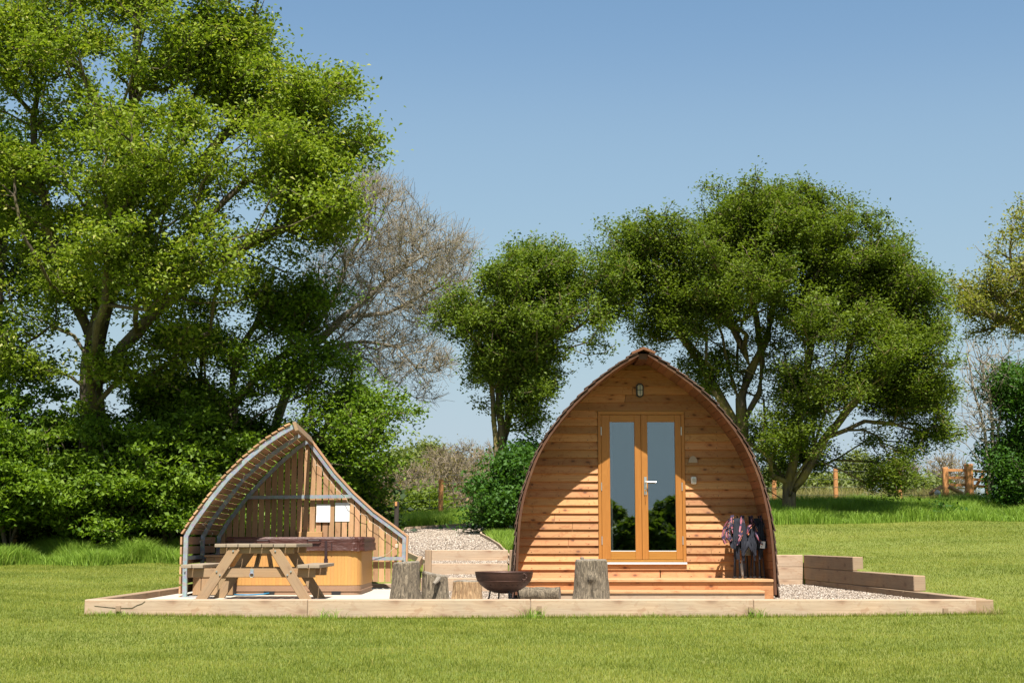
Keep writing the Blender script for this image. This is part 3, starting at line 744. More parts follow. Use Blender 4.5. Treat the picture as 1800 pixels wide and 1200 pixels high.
# deck and step
dz = P(1130, 1017.5, OY).z; l, r = P(907, 1017, OY).x + .0, P(1362, 1017, OY).x
mb = MB(); mb.box(l + .03, r - .02, OY - .02, WY + .01, dz - .035, dz); mb.build('deck', M['deck'], pod, bevel=.004)
mb = MB(); mb.box(l + .03, r - .02, OY + .012, OY + .04, -.02, dz - .04); mb.box(l + .03, r - .03, OY + .05, WY, .0, .02); mb.build('deck_fascia', M['clad'], pod)
sr = P(1344, 1035, 18.1).x
mb = MB(); mb.box(l + .2, sr, 18.08, OY + .008, .095, .128); mb.build('step_tread', M['deck'], pod, bevel=.004)
mb = MB(); mb.box(l + .2, sr, 18.10, 18.13, -.02, .093); mb.build('step_riser_board', M['sleeper'], pod)
# bulkhead lamp
c = P(1124.5, 686, WY - .03)
mb = MB(); 
def oval(mb, c, w, h, y0, y1, n=24, mi=0):
    poly = []
    for k in range(n):
        a = 2 * math.pi * k / n; x = w * math.cos(a); zz = w * math.sin(a) + (h - w) * (1 if math.sin(a) >= 0 else -1)
        poly.append((c.x + x, c.z + zz))
    mb.prism(poly, y0, y1, mi)
oval(mb, c, .052, .095, WY - .055, WY - .005); lp = mb.build('wall_lamp', M['black'], None, loc=(c.x, WY - .01, c.z)); tag(lp, 'oval black bulkhead lamp above the pod doors', 'lamp')
mb = MB(); oval(mb, c, .034, .078, WY - .09, WY - .056); mb.build('lamp_glass', M['lampglass'], lp, bevel=.012)
mb = MB()
mb.tube([(c.x - .036, WY - .097, c.z), (c.x + .036, WY - .097, c.z)], .004, 6); mb.tube([(c.x, WY - .098, c.z - .085), (c.x, WY - .098, c.z + .085)], .004, 6); mb.build('lamp_guard', M['black'], lp)
c = P(1218, 809, WY - .03); mb = MB(); poly = [(c.x + .06 * math.cos(math.pi * k / 12), c.z - .03 + .09 * math.sin(math.pi * k / 12)) for k in range(13)]
mb.prism(poly, WY - .045, WY - .01); o = mb.build('vent_cowl', M['vent'], loc=(c.x, WY - .03, c.z)); tag(o, 'half-round pale vent cowl on the boards right of the doors', 'vent')
c = P(1219, 844, WY - .03); mb = MB(); mb.box(c.x - .036, c.x + .036, WY - .07, WY - .02, c.z - .05, c.z + .05); o = mb.build('switch_box', M['white'], bevel=.012, loc=(c.x, WY - .04, c.z)); tag(o, 'small white weatherproof switch box right of the doors', 'switch box')
mb = MB(); mb.box(c.x - .018, c.x + .018, WY - .082, WY - .072, c.z - .022, c.z + .022); mb.build('switch', M['lampglass'], o, bevel=.004)
c = P(1312, 968, WY - .03); mb = MB(); mb.box(c.x - .05, c.x + .05, WY - .1, WY - .025, c.z - .06, c.z + .06); o = mb.build('socket_box', M['greybox'], bevel=.01, loc=(c.x, WY - .04, c.z)); tag(o, 'grey outdoor socket box on the wall between the folded chairs', 'socket box')
mb = MB(); mb.tube([(c.x, WY - .055, c.z - .06), (c.x + .005, WY - .055, dz + .01)], .012, 8); mb.build('conduit', M['black'], o)
mb = MB(); mb.lathe([(.0, .0), (.035, .0), (.035, .17), (.02, .19), (.012, .2), (.012, .23), (.0, .23)], 16, (P(1305, 1000, WY - .2).x, WY - .2, dz), fn=None)
o = mb.build('spray_bottle', M['white'], smooth=True, loc=(P(1305, 1000, WY - .2).x, WY - .2, dz)); tag(o, 'white bottle standing on the deck behind the folded chairs', 'bottle')
mb = MB(); q = o.location; mb.tube([(q.x, q.y, q.z + .23), (q.x, q.y, q.z + .265)], .014, 8); mb.build('cap', M['post'], o)
# ---------------------------------------------------------------- folded camping chairs
def cloth_strip(mb, pts, widths, perp, sag=0.0, th=.012, nseg=4, seed=0):
    """thick crumpled strip along pts; perp = across direction"""
    r = random.Random(seed); pts = [Vector(p) for p in pts]; fine = []
    for i in range(len(pts) - 1):
        for k in range(nseg):
            f = k / nseg; fine.append((pts[i].lerp(pts[i + 1], f), widths[i] * (1 - f) + widths[i + 1] * f))
    fine.append((pts[-1], widths[-1])); pv = Vector(perp).normalized(); nC = 7; b = len(mb.v); Ln = 0; row = []
    for i, (p, wv) in enumerate(fine):
        d = (fine[min(i + 1, len(fine) - 1)][0] - fine[max(i - 1, 0)][0]).normalized(); n = d.cross(pv).normalized()
        for s_ in (1, -1):
            for k in range(nC):
                u = k / (nC - 1) - .5
                wr = .018 * math.sin(u * 14 + i * .8 + seed) + r.uniform(-.006, .006)
                mb.v.append(tuple(p + pv * (u * wv) + n * (wr + s_ * th / 2 * (1 - 1.8 * abs(u) ** 2))))
        row.append(Ln)
        if i + 1 < len(fine): Ln += (fine[i + 1][0] - p).length
    for i in range(len(fine) - 1):
        o0 = b + i * nC * 2; o1 = o0 + nC * 2; w0 = fine[i][1]; w1 = fine[i + 1][1]
        for k in range(nC - 1):
            u0 = k / (nC - 1); u1 = (k + 1) / (nC - 1)
            mb.face((o0 + k, o0 + k + 1, o1 + k + 1, o1 + k), [(row[i], u0 * w0), (row[i], u1 * w0), (row[i + 1], u1 * w1), (row[i + 1], u0 * w1)])
            mb.face((o1 + nC + k, o1 + nC + k + 1, o0 + nC + k + 1, o0 + nC + k), [(row[i + 1], u0 * w1), (row[i + 1], u1 * w1), (row[i], u1 * w0), (row[i], u0 * w0)])
def chair(cx, seed, label, flip=1, tagged=False):
    cy = WY - .33; r = random.Random(seed); H = P(1303, 905, cy).z - dz
    ch = thing('folded_chair', label, 'camping chair', (cx, cy, dz), 'folded camping chairs leaning on the pod wall')
    feet = [(-.085, -.06), (-.05, .04), (-.015, -.07), (.02, .05), (.055, -.06), (.085, .03)]
    for k, (fx, fyy) in enumerate(feet):
        mb = MB(); tx = fx * .7 + r.uniform(-.015, .015)
        mb.tube([(cx + fx * flip, cy + fyy, dz + .008), (cx + tx * flip * .9, cy + fyy * .8 + .03, dz + H * .5), (cx + (tx * 1.25 + r.uniform(-.01, .01)) * flip, cy + fyy * .6 + .12, dz + H * (.93 + .06 * (k % 2)))], .0095, 8)
        mb.build('leg', M['navy'], ch, smooth=True)
        mb = MB(); mb.tube([(cx + fx * flip, cy + fyy, dz), (cx + fx * flip, cy + fyy, dz + .03)], .016, 8); mb.build('foot', M['black'], ch)
    f = flip
    mb = MB()   # backrest: two tall folded panels hanging from the back poles
    cloth_strip(mb, [(cx - .075 * f, cy + .05, dz + H), (cx - .085 * f, cy + .0, dz + H * .86), (cx - .07 * f, cy - .04, dz + H * .70)], [.05, .06, .04], (1, 0, .12), seed=seed)
    cloth_strip(mb, [(cx + .06 * f, cy + .04, dz + H * .99), (cx + .035 * f, cy - .03, dz + H * .84), (cx - .005 * f, cy - .09, dz + H * .66)], [.045, .065, .045], (1, 0, -.35 * f), seed=seed + 2)
    mb.build('backrest', M['plaid'], ch, smooth=True)
    mb = MB()   # armrests: drooping loops
    cloth_strip(mb, [(cx - .115 * f, cy - .02, dz + H * .93), (cx - .15 * f, cy - .06, dz + H * .80), (cx - .155 * f, cy - .09, dz + H * .67), (cx - .12 * f, cy - .10, dz + H * .59)], [.04, .07, .075, .045], (.8, .1, .5 * f), seed=seed + 5)
    if not tagged: cloth_strip(mb, [(cx - .13 * f, cy - .03, dz + H * .95), (cx - .19 * f, cy - .05, dz + H * .83), (cx - .215 * f, cy - .07, dz + H * .68), (cx - .19 * f, cy - .08, dz + H * .55)], [.02, .04, .07, .03], (.8, .1, .4 * f), seed=seed + 6)
    else: cloth_strip(mb, [(cx + .02 * f, cy - .03, dz + H * .90), (cx + .10 * f, cy - .07, dz + H * .80), (cx + .14 * f, cy - .08, dz + H * .70)], [.05, .06, .04], (.5, .1, .8 * f), seed=seed + 6)
    mb.build('armrest', M['plaid'], ch, smooth=True)
    mb = MB(); cloth_strip(mb, [(cx + .03 * f, cy - .10, dz + H * .72), (cx - .01 * f, cy - .13, dz + H * .62), (cx - .04 * f, cy - .13, dz + H * .53)], [.035, .05, .045], (.9, 0, .35 * f), seed=seed + 7)
    mb.build('armrest', M['plaid'], ch, smooth=True)
    mb = MB()   # seat and back cloth bunched between the legs
    cloth_strip(mb, [(cx - .12 * f, cy - .04, dz + H * .64), (cx - .075 * f, cy - .08, dz + H * .56), (cx - .03 * f, cy - .08, dz + H * .44)], [.08, .15, .04], (.6, 0, .8 * f), seed=seed + 9)
    cloth_strip(mb, [(cx + .11 * f, cy - .03, dz + H * .70), (cx + .075 * f, cy - .08, dz + H * .54), (cx + .03 * f, cy - .08, dz + H * .36)], [.06, .11, .03], (.8, 0, -.6 * f), seed=seed + 10)
    cloth_strip(mb, [(cx, cy + .02, dz + H * .95), (cx, cy, dz + H * .8), (cx, cy - .03, dz + H * .6), (cx, cy - .05, dz + H * .45)], [.15, .20, .19, .09], (1, 0, 0), seed=seed + 12)
    cloth_strip(mb, [(cx - .05 * f, cy - .05, dz + H * .9), (cx - .045 * f, cy - .085, dz + H * .62), (cx - .03 * f, cy - .07, dz + H * .30)], [.05, .09, .035], (1, 0, .1), seed=seed + 14)
    cloth_strip(mb, [(cx + .06 * f, cy - .05, dz + H * .88), (cx + .05 * f, cy - .08, dz + H * .6), (cx + .04 * f, cy - .06, dz + H * .28)], [.04, .08, .03], (1, 0, -.1), seed=seed + 15)
    mb.build('seat', M['navy'], ch, smooth=True)
    mb = MB(); rc = Vector((cx - .125 * flip, cy - .11, dz + H * .82))
    mb.tube([(rc.x + .045 * math.cos(t * .5236), rc.y, rc.z + .045 * math.sin(t * .5236)) for t in range(13)], .007, 6); mb.build('cup_holder', M['black'], ch)
    if tagged:
        mb = MB(); t0 = P(1340, 957, cy - .13); mb.bar((t0.x, t0.y, t0.z - .045), (t0.x + .012, t0.y, t0.z + .045), .062, .004); tg = mb.build('tag', M['paper'], ch)
        mb = MB(); mb.box(t0.x - .022, t0.x - .002, t0.y - .006, t0.y - .003, t0.z - .028, t0.z - .02); mb.build('print', M['black'], tg)
chair(P(1299, 950, WY - .33).x, 3, 'left folded camping chair, navy with pink plaid arms, leaning on the pod wall', 1)
chair(P(1330, 950, WY - .33).x, 8, 'right folded camping chair with a white tag, close to the pod edge', -1, True)
# ---------------------------------------------------------------- hot tub shelter
YA, YM, YC = 18.5, 19.9, 21.3
A_ = [(325, 1046), (325.5, 1000), (327.6, 941.5), (339, 922), (369, 880), (399, 842.5), (432, 809.5), (468, 779.5), (495, 761.5), (516, 749.5)]
Mm = [(356, 973), (356, 958), (357, 943), (372, 916), (399, 880), (426, 844), (456, 815.5), (492, 788.5), (512, 775), (529, 763)]
Cc = [(383, 973), (384, 958), (385.5, 943), (402, 916), (432, 877), (459, 847), (492, 814), (522, 788.5), (532, 781.5), (541.5, 775)]
Rr = [(541.5, 775), (555, 793), (585, 833.5), (618, 869.5), (654, 902.5), (687, 926.5), (711, 944.5), (710, 962), (709.5, 1024)]
pA = [P(x, y, YA) for x, y in A_]; pM = [P(x, y, YM) for x, y in Mm]; pC = [P(x, y, YC) for x, y in Cc]; pR = [P(x, y, YC) for x, y in Rr]
shel = thing('hot_tub_shelter', 'half-open curved shelter of galvanised hoops and larch slats around the hot tub', 'shelter', (-3.5, 20, 0))
# extend the mid and rear hoops down to the ground
for nm, pts in (('frame_hoop', pA), ('frame_hoop', pM), ('frame_hoop', pC)):
    p0 = pts[0]; full = [Vector((p0.x, p0.y, .0))] + pts if p0.z > .1 else [Vector((p0.x, p0.y, 0))] + pts[1:]
    mb = MB(); mb.sweep(full, .054, .05)
    mb.build('frame_hoop', M['galv'], shel)
mb = MB(); mb.sweep([p + Vector((0, .003, 0)) for p in pR], .054, .05)
mb.build('frame_hoop', M['galv'], shel)
mb = MB(); a = P(434, 874, YC); b = P(617, 872, YC); mb.bar(a + Vector((0, -.03, 0)), b + Vector((0, -.03, 0)), .05, .03); mb.build('crossbar', M['galv'], shel)
mb = MB(); a = P(634, 981, YC); b = P(710, 981, YC); mb.bar(a + Vector((0, -.03, 0)), b + Vector((0, -.03, 0)), .05, .03); mb.build('crossbar', M['galv'], shel)
mb = MB(); mb.box(pA[0].x - .04, pA[0].x + .16, YA - .07, YA + .07, .035, .045); mb.build('foot_plate', M['galv'], shel)
mb = MB(); a = P(330, 980, YA + .1); mb.bar((pA[1].x, YA + .05, a.z), (pC[0].x, YC - .1, a.z), .05, .03, side=(1, 0, 0)); mb.build('side_rail', M['galv'], shel)
for py in (993, 1003):
    c = P(325, py, YA - .03); mb = MB(); mb.tube([(c.x, YA - .045, c.z), (c.x, YA - .02, c.z)], .012, 8); mb.build('bolt', M['steel'], shel)
# roof slats over the hoops
def sampler(pts):
    ln = [0]
    for i in range(1, len(pts)): ln.append(ln[-1] + (pts[i] - pts[i - 1]).length)
    def f(s):
        s *= ln[-1]; i = min(len(pts) - 2, max(0, int(np.searchsorted(ln, s)) - 1)); g = (s - ln[i]) / (ln[i + 1] - ln[i]); return pts[i].lerp(pts[i + 1], g)
    return f, ln[-1]
fA, lA = sampler(pA[2:]); fC, lC = sampler(pC[2:]); mb = MB(); ns_ = 21
for k in range(ns_):
    s0, s1 = k / ns_, (k + .80) / ns_
    a0, a1, c0, c1 = fA(s0), fA(s1), fC(s0), fC(s1)
    tn = (a1 - a0).normalized(); nn = Vector((-abs(tn.z), 0, abs(tn.x))).normalized() * .05
    tw = rnd.uniform(-.004, .004); y0 = Vector((0, -.05 + rnd.uniform(-.01, .01), 0)); y1 = Vector((0, .03, 0)); q = nn.normalized() * .022
    cs = [a0 + nn + y0, c0 + nn + y1, a1 + nn + y0 - q * .4, c1 + nn + y1 - q * .4, a0 + nn + y0 + q, c0 + nn + y1 + q, a1 + nn + y0 + q * .6, c1 + nn + y1 + q * .6]
    if (cs[1] - cs[0]).cross(cs[2] - cs[0]).dot(cs[4] - cs[0]) < 0: cs = [cs[2], cs[3], cs[0], cs[1], cs[6], cs[7], cs[4], cs[5]]
    mb.hexa(cs, 0, 0)
mb.build('roof_slats', M['slat'], shel)
# left side slats (below the kink)
mb = MB(); zk = pA[2].z
for k in range(7):
    z1 = zk - .01 - k * .125; z0 = z1 - .10
    if z0 < -.02: z0 = -.02
    mb.hexa([(pA[1].x - .065, YA - .04, z0), (pA[1].x - .043, YA - .04, z0), (pC[0].x - .065, YC, z0), (pC[0].x - .043, YC, z0), (pA[1].x - .065, YA - .04, z1), (pA[1].x - .043, YA - .04, z1), (pC[0].x - .065, YC, z1), (pC[0].x - .043, YC, z1)], 0, 1)
mb.build('side_slats', M['slat'], shel)
# back wall of vertical slats
outC = [(p.x, p.z) for p in pC[2:]] + [(p.x, p.z) for p in pR[1:7]]
def topz(x): return float(np.interp(x, [p[0] for p in outC], [p[1] for p in outC]))
mb = MB(); x = pC[2].x + .0; xe = pR[6].x; k = 0
zb = P(500, 1022, YC).z
while x < xe - .04:
    x1 = min(x + .078, xe); y0 = YC + .03; lean = rnd.uniform(-.004, .004)
    za, zc = topz(x) + .01, topz(x1) + .01
    mb.hexa([(x, y0, zb + rnd.uniform(-.006, .006)), (x1, y0, zb), (x, y0 + .02, zb), (x1, y0 + .02, zb), (x + lean, y0, za), (x1 + lean, y0, zc), (x + lean, y0 + .02, za), (x1 + lean, y0 + .02, zc)], 0, 2)
    x += .078 + rnd.uniform(.012, .022)
mb.build('back_slats', M['slat'], shel)
# ridge board and sloping capping on the right-hand hoop
mb = MB(); a = pA[-1]; c = pC[-1]
mb.bar(a + Vector((.03, -.05, .0)), c + Vector((.045, .03, .0)), .12, .045, side=(1, 0, .35)); mb.build('ridge_board', M['table'], shel, bevel=.004)
mb = MB(); mb.sweep([p + Vector((0, .02, 0)) for p in pR[:9]], .026, .11, off=.046)
mb.build('edge_capping', M['slat'], shel)
# concrete pad
mb = MB(); mb.box(-4.55, -1.45, 17.9, 21.95, -.1, .035); o = mb.build('shelter_pad', M['concrete']); tag(o, 'pale concrete pad under the hot tub shelter', kind='structure')
# string lights
sg = thing('string_light', 'thin wire of tiny fairy lights strung along the shelter hoops', 'string lights', tuple(fA(.02)))
mb = MB(); wpts = []
for k in range(30):
    s = k / 29; p = fA(s).lerp(fC(s), .28 + .22 * math.sin(k * 1.1)); wpts.append(p + Vector((.05 + .02 * math.sin(k), 0, -.06 - .03 * abs(math.sin(k * 1.7)))))
fR, lR = sampler(pR[:7]); w2 = []
for k in range(26):
    s = k / 25; p = fR(s); w2.append(p + Vector((-.05 - .02 * math.sin(k * 2.1), -.05, -.06 - .035 * abs(math.sin(k * 1.3)))))
w3 = [w2[-1], P(690, 965, YC - .06), P(680, 974, YC - .06), P(640, 986, YC - .06)]
mb.tube(wpts, .0025, 5); mb.build('wire', M['cordpale'], sg); mb = MB(); mb.tube(w2 + w3[1:], .0032, 5); mb.build('wire', M['cordpale'], sg)
mb = MB()
for p in wpts[::2] + w2[::2]: mb.tube([p, p + Vector((0, 0, -.018))], .004, 6)
tag(mb.build('bulbs', M['white'], sg), kind='stuff')
c = P(697, 959, YC - .08); mb = MB(); mb.box(c.x - .022, c.x + .022, c.y - .02, c.y + .01, c.z - .028, c.z + .028); mb.build('plug', M['cordpale'], sg, bevel=.006)
# notices
for (x0, x1, y0, y1, l) in ((555.5, 580.5, 886, 917, 'blank white laminated notice on the slats, the left one with a curled lower edge'), (588.5, 614.5, 883, 916, 'blank white laminated notice on the slats, the right one')):
    a = P(x0, y1, YC); b = P(x1, y0, YC); mb = MB(); nn = 5
    for k in range(nn):
        u0, u1 = k / nn, (k + 1) / nn; cu = lambda u: -.018 * max(0, .3 - u) * 4 if 'left' in l else 0
        za, zc = a.z + (b.z - a.z) * u0, a.z + (b.z - a.z) * u1; ya, yc = YC + .022 + cu(u0), YC + .022 + cu(u1)
        mb.hexa([(a.x, ya, za), (b.x, ya, za), (a.x, ya + .003, za), (b.x, ya + .003, za), (a.x, yc, zc), (b.x, yc, zc), (a.x, yc + .003, zc), (b.x, yc + .003, zc)], 0, 0)
    o = mb.build('notice', M['paper'], loc=((a.x + b.x) / 2, YC, a.z)); tag(o, l, 'notice', 'notices on the shelter wall')
a = P(527, 944, YC); b = P(568, 934, YC); mb = MB(); mb.box(a.x, b.x, YC - .12, YC + .02, a.z - .02, b.z); o = mb.build('small_shelf', M['shelf'], bevel=.004, loc=((a.x + b.x) / 2, YC, a.z)); tag(o, 'small plain wooden block shelf on the back slats above the tub cover', 'shelf')
# ---------------------------------------------------------------- hot tub
def rrect(cx, cy, hx, hy, r, n=7):
    pts = []
    for (sx, sy, a0) in ((1, 1, 0), (-1, 1, 90), (-1, -1, 180), (1, -1, 270)):
        for k in range(n):
            a = math.radians(a0 + 90 * k / (n - 1)); pts.append((cx + sx * (hx - r) + r * math.cos(a), cy + sy * (hy - r) + r * math.sin(a)))
    return pts
def rbox(mb, cx, cy, hx, hy, r, z0, z1, mi=0, top=True, n=7, bulge=0, uvv=False):
    pts = rrect(cx, cy, hx, hy, r, n); b = len(mb.v); m = len(pts); per = 0
    for z in (z0, z1):
        for p in pts: mb.v.append((p[0], p[1], z))
    for k in range(m):
        k2 = (k + 1) % m; ln = math.hypot(pts[k2][0] - pts[k][0], pts[k2][1] - pts[k][1])
        mb.face((b + k, b + k2, b + m + k2, b + m + k), [(z0, per), (z0, per + ln), (z1, per + ln), (z1, per)], mi); per += ln
    if top: mb.face(tuple(b + m + k for k in range(m)), [(v[0], v[1]) for v in pts], mi)
    mb.face(tuple(b + k for k in reversed(range(m))), [(v[0], v[1]) for v in reversed(pts)], mi)
tcx, tcy, th = -2.92, 20.1, .90
tub = thing('hot_tub', 'square hot tub with orange wood-look panels under a maroon cover', 'hot tub', (tcx, tcy, .035))
mb = MB(); rbox(mb, tcx, tcy, th - .005, th - .005, .16, .035, .16); rbox(mb, tcx, tcy, th + .008, th + .008, .17, .085, .1); mb.build('base', M['tubbase'], tub)
mb = MB(); rr = rrect(tcx, tcy, th, th, .17, 7)
# tongue-and-groove look: one thin board after another round the tub
per = []
for k in range(len(rr)):
    a = Vector(rr[k]); b = Vector(rr[(k + 1) % len(rr)]); L_ = (b - a).length; nb = max(1, int(round(L_ / .045)))
    for i in range(nb): per.append((a.lerp(b, i / nb), a.lerp(b, (i + 1) / nb)))
for a, b in per:
    d = (b - a).normalized(); nrm = Vector((d.y, -d.x)); a2 = a + d * .0006; b2 = b - d * .0006
    mb.hexa([(a2.x, a2.y, .162), (b2.x, b2.y, .162), (a2.x - nrm.x * .02, a2.y - nrm.y * .02, .162), (b2.x - nrm.x * .02, b2.y - nrm.y * .02, .162), (a2.x, a2.y, .60), (b2.x, b2.y, .60), (a2.x - nrm.x * .02, a2.y - nrm.y * .02, .60), (b2.x - nrm.x * .02, b2.y - nrm.y * .02, .60)], 0, 2)
mb.build('side_panels', M['tubpanel'], tub)
mb = MB(); rbox(mb, tcx, tcy, th - .022, th - .022, .15, .162, .60); mb.build('inner_shell', M['dark'], tub)
mb = MB(); rbox(mb, tcx, tcy, th + .012, th + .012, .18, .603, .63); mb.build('rim', M['tubpanel'], tub)
cv = thing('cover', None, None, (0, 0, 0)); cv.parent = tub; cv.location = (0, 0, .6)
for kk in ('label', 'category'):
    if kk in cv: del cv[kk]
mb = MB(); sk = th + .03; pts = rrect(tcx, tcy, sk, sk, .17, 10); m = len(pts); zs = [.615, .66, .715, .722, .775, .80]; ex = [.014, .006, .008, -.006, .0, -.022]
for zi, (zz, e) in enumerate(zip(zs, ex)):
    for k, p in enumerate(pts):
        d = Vector((p[0] - tcx, p[1] - tcy)).normalized(); wv = .006 * math.sin(k * 1.7 + zi) + .004 * math.sin(k * .7)
        mb.v.append((p[0] + d.x * (e + wv), p[1] + d.y * (e + wv), zz + .004 * math.sin(k * 1.1 + zi)))
for zi in range(len(zs) - 1):
    for k in range(m):
        k2 = (k + 1) % m; mb.face((zi * m + k, zi * m + k2, (zi + 1) * m + k2, (zi + 1) * m + k), [(0, 0)] * 4)
mb.face(tuple((len(zs) - 1) * m + k for k in range(m)), [(0, 0)] * m)
mb.build('cover_body', M['cover'], cv, smooth=False)
fyy = tcy - sk - .02
for px in (462, 552):
    a = P(px - 12, 950, fyy); b = P(px + 12, 950, fyy); mb = MB(); mb.tube([a, a + Vector((.02, -.025, .004)), b + Vector((-.02, -.025, .004)), b], .012, 6); mb.build('cover_handle', M['strap'], cv)
a = P(573, 950, fyy); b = P(573, 985, fyy); mb = MB(); mb.bar(a, b, .035, .012); mb.box(b.x - .025, b.x + .025, fyy - .02, fyy + .02, b.z - .03, b.z + .03); mb.build('cover_strap', M['strap'], cv)
a = P(583, 957, fyy); mb = MB(); mb.box(a.x - .006, a.x + .006, fyy - .001, fyy + .03, .617, .72); mb.build('cover_seam', M['strap'], cv)
mb = MB(); mb.box(tcx - .38, tcx - .24, tcy - th - .012, tcy - th + .03, .036, .085); mb.build('base_vent', M['black'], tub); mb = MB(); mb.box(tcx + .52, tcx + .64, tcy - th - .012, tcy - th + .03, .036, .085); mb.build('base_vent', M['black'], tub)
mb = MB(); a = P(445, 1041, 19.1); mb.tube([(tcx - .31, 19.18, .06), (tcx - .38, 19.1, .05), (tcx - .5, 19.0, .045), (tcx - .62, 18.98, .045), (tcx - .75, 19.05, .045)], .009, 6); o = mb.build('hose', M['blue'], smooth=True, loc=(tcx - .4, 19.1, .035)); tag(o, 'blue hose curling out from under the hot tub', 'hose')
# tub steps
st = thing('tub_steps', 'slatted brown wooden steps at the left of the hot tub', 'steps', (-4.0, 19.2, .035))
sx0, sx1 = P(344, 1000, 19.1).x, P(398, 1000, 19.1).x
for (za, zc, ya, yb, xa, xb) in ((.045, .56, 19.25, 19.6, sx0 + .1, sx1 + .12), (.045, .33, 18.95, 19.245, sx0, sx1 + .12)):
    mb = MB(); x = xa
    while x < xb - .03:
        mb.box(x, min(x + .105, xb), ya, ya + .02, za, zc - .03, axis=2); x += .112
    mb.build('front_boards', M['table'], st, bevel=.003)
    mb = MB(); mb.box(xa - .02, xb + .02, ya - .03, yb, zc - .028, zc, axis=0); mb.build('tread', M['table'], st, bevel=.003)
    mb = MB(); mb.box(xa - .002, xa + .018, ya + .022, yb, za, zc - .03); mb.build('side_board', M['darkpost'], st); mb = MB(); mb.box(xb - .02, xb, ya + .022, yb, za, zc - .03); mb.build('side_board', M['darkpost'], st)
# ---------------------------------------------------------------- picnic table
tx, ty0, ty1 = -3.06, 17.05, 18.42
pt = thing('picnic_table', 'weathered A-frame picnic table with two attached benches in front of the hot tub', 'picnic table', (tx, (ty0 + ty1) / 2, .0))
topz_ = .715
mb = MB(); nb = 7; wt = .98 / nb
for k in range(nb): mb.box(tx - .47 + k * wt, tx - .47 + (k + 1) * wt - .008, ty0 + rnd.uniform(-.008, .008), ty1, topz_ - .04, topz_, axis=1)
mb.build('tabletop', M['tabletop'], pt, bevel=.004)
for s, off in ((-1, -.86), (1, .52)):
    mb = MB()
    for k in range(2): mb.box(tx + off + k * .135, tx + off + k * .135 + .127, ty0 - .02, ty1 + .02, .43, .47, axis=1)
    mb.build('bench', M['tabletop'], pt, bevel=.004)
for fyy, nmk in ((ty0 + .14, 0), (ty1 - .2, 1)):
    for s in (-1, 1):
        mb = MB(); yl = fyy - (.096 if nmk == 0 else -.0); mb.bar((tx + s * .225, yl, topz_ - .045), (tx + s * .66, yl, .0), .118, .045); mb.build('leg', M['table'], pt, bevel=.004)
    mb = MB(); mb.box(tx - .80, tx + .72, fyy - .070, fyy - .026, .32, .425, axis=0); mb.build('seat_bearer', M['table'], pt, bevel=.004)
    mb = MB(); mb.box(tx - .42, tx + .46, fyy - .070, fyy - .026, topz_ - .115, topz_ - .044, axis=0); mb.build('top_bearer', M['table'], pt, bevel=.004)
    for s in (-1, 1):
        for (xx, zz) in ((tx + s * .44, .39), (tx + s * .40, .35), (tx + s * .25, .63)):
            mb = MB(); mb.tube([(xx, yl - .036, zz), (xx, yl - .020, zz)], .011, 8); mb.build('bolt', M['steel'], pt)
mb = MB(); mb.bar((tx - .02, ty0 + .2, .37), (tx - .02, (ty0 + ty1) / 2 - .1, topz_ - .05), .07, .04, side=(1, 0, 0)); mb.bar((tx + .03, ty1 - .25, .37), (tx + .03, (ty0 + ty1) / 2 + .1, topz_ - .05), .07, .04, side=(1, 0, 0)); mb.build('brace', M['table'], pt)
c = Vector((tx - .03, ty0 + .06, .36)); mb = MB(); mb.box(c.x - .02, c.x + .02, c.y - .004, c.y + .004, c.z, c.z + .06); mb.tube([(c.x + .026 * math.cos(k * .5236), c.y - .012, c.z - .012 + .026 * math.sin(k * .5236)) for k in range(13)], .004, 6); mb.build('ring_bracket', M['galv'], pt)
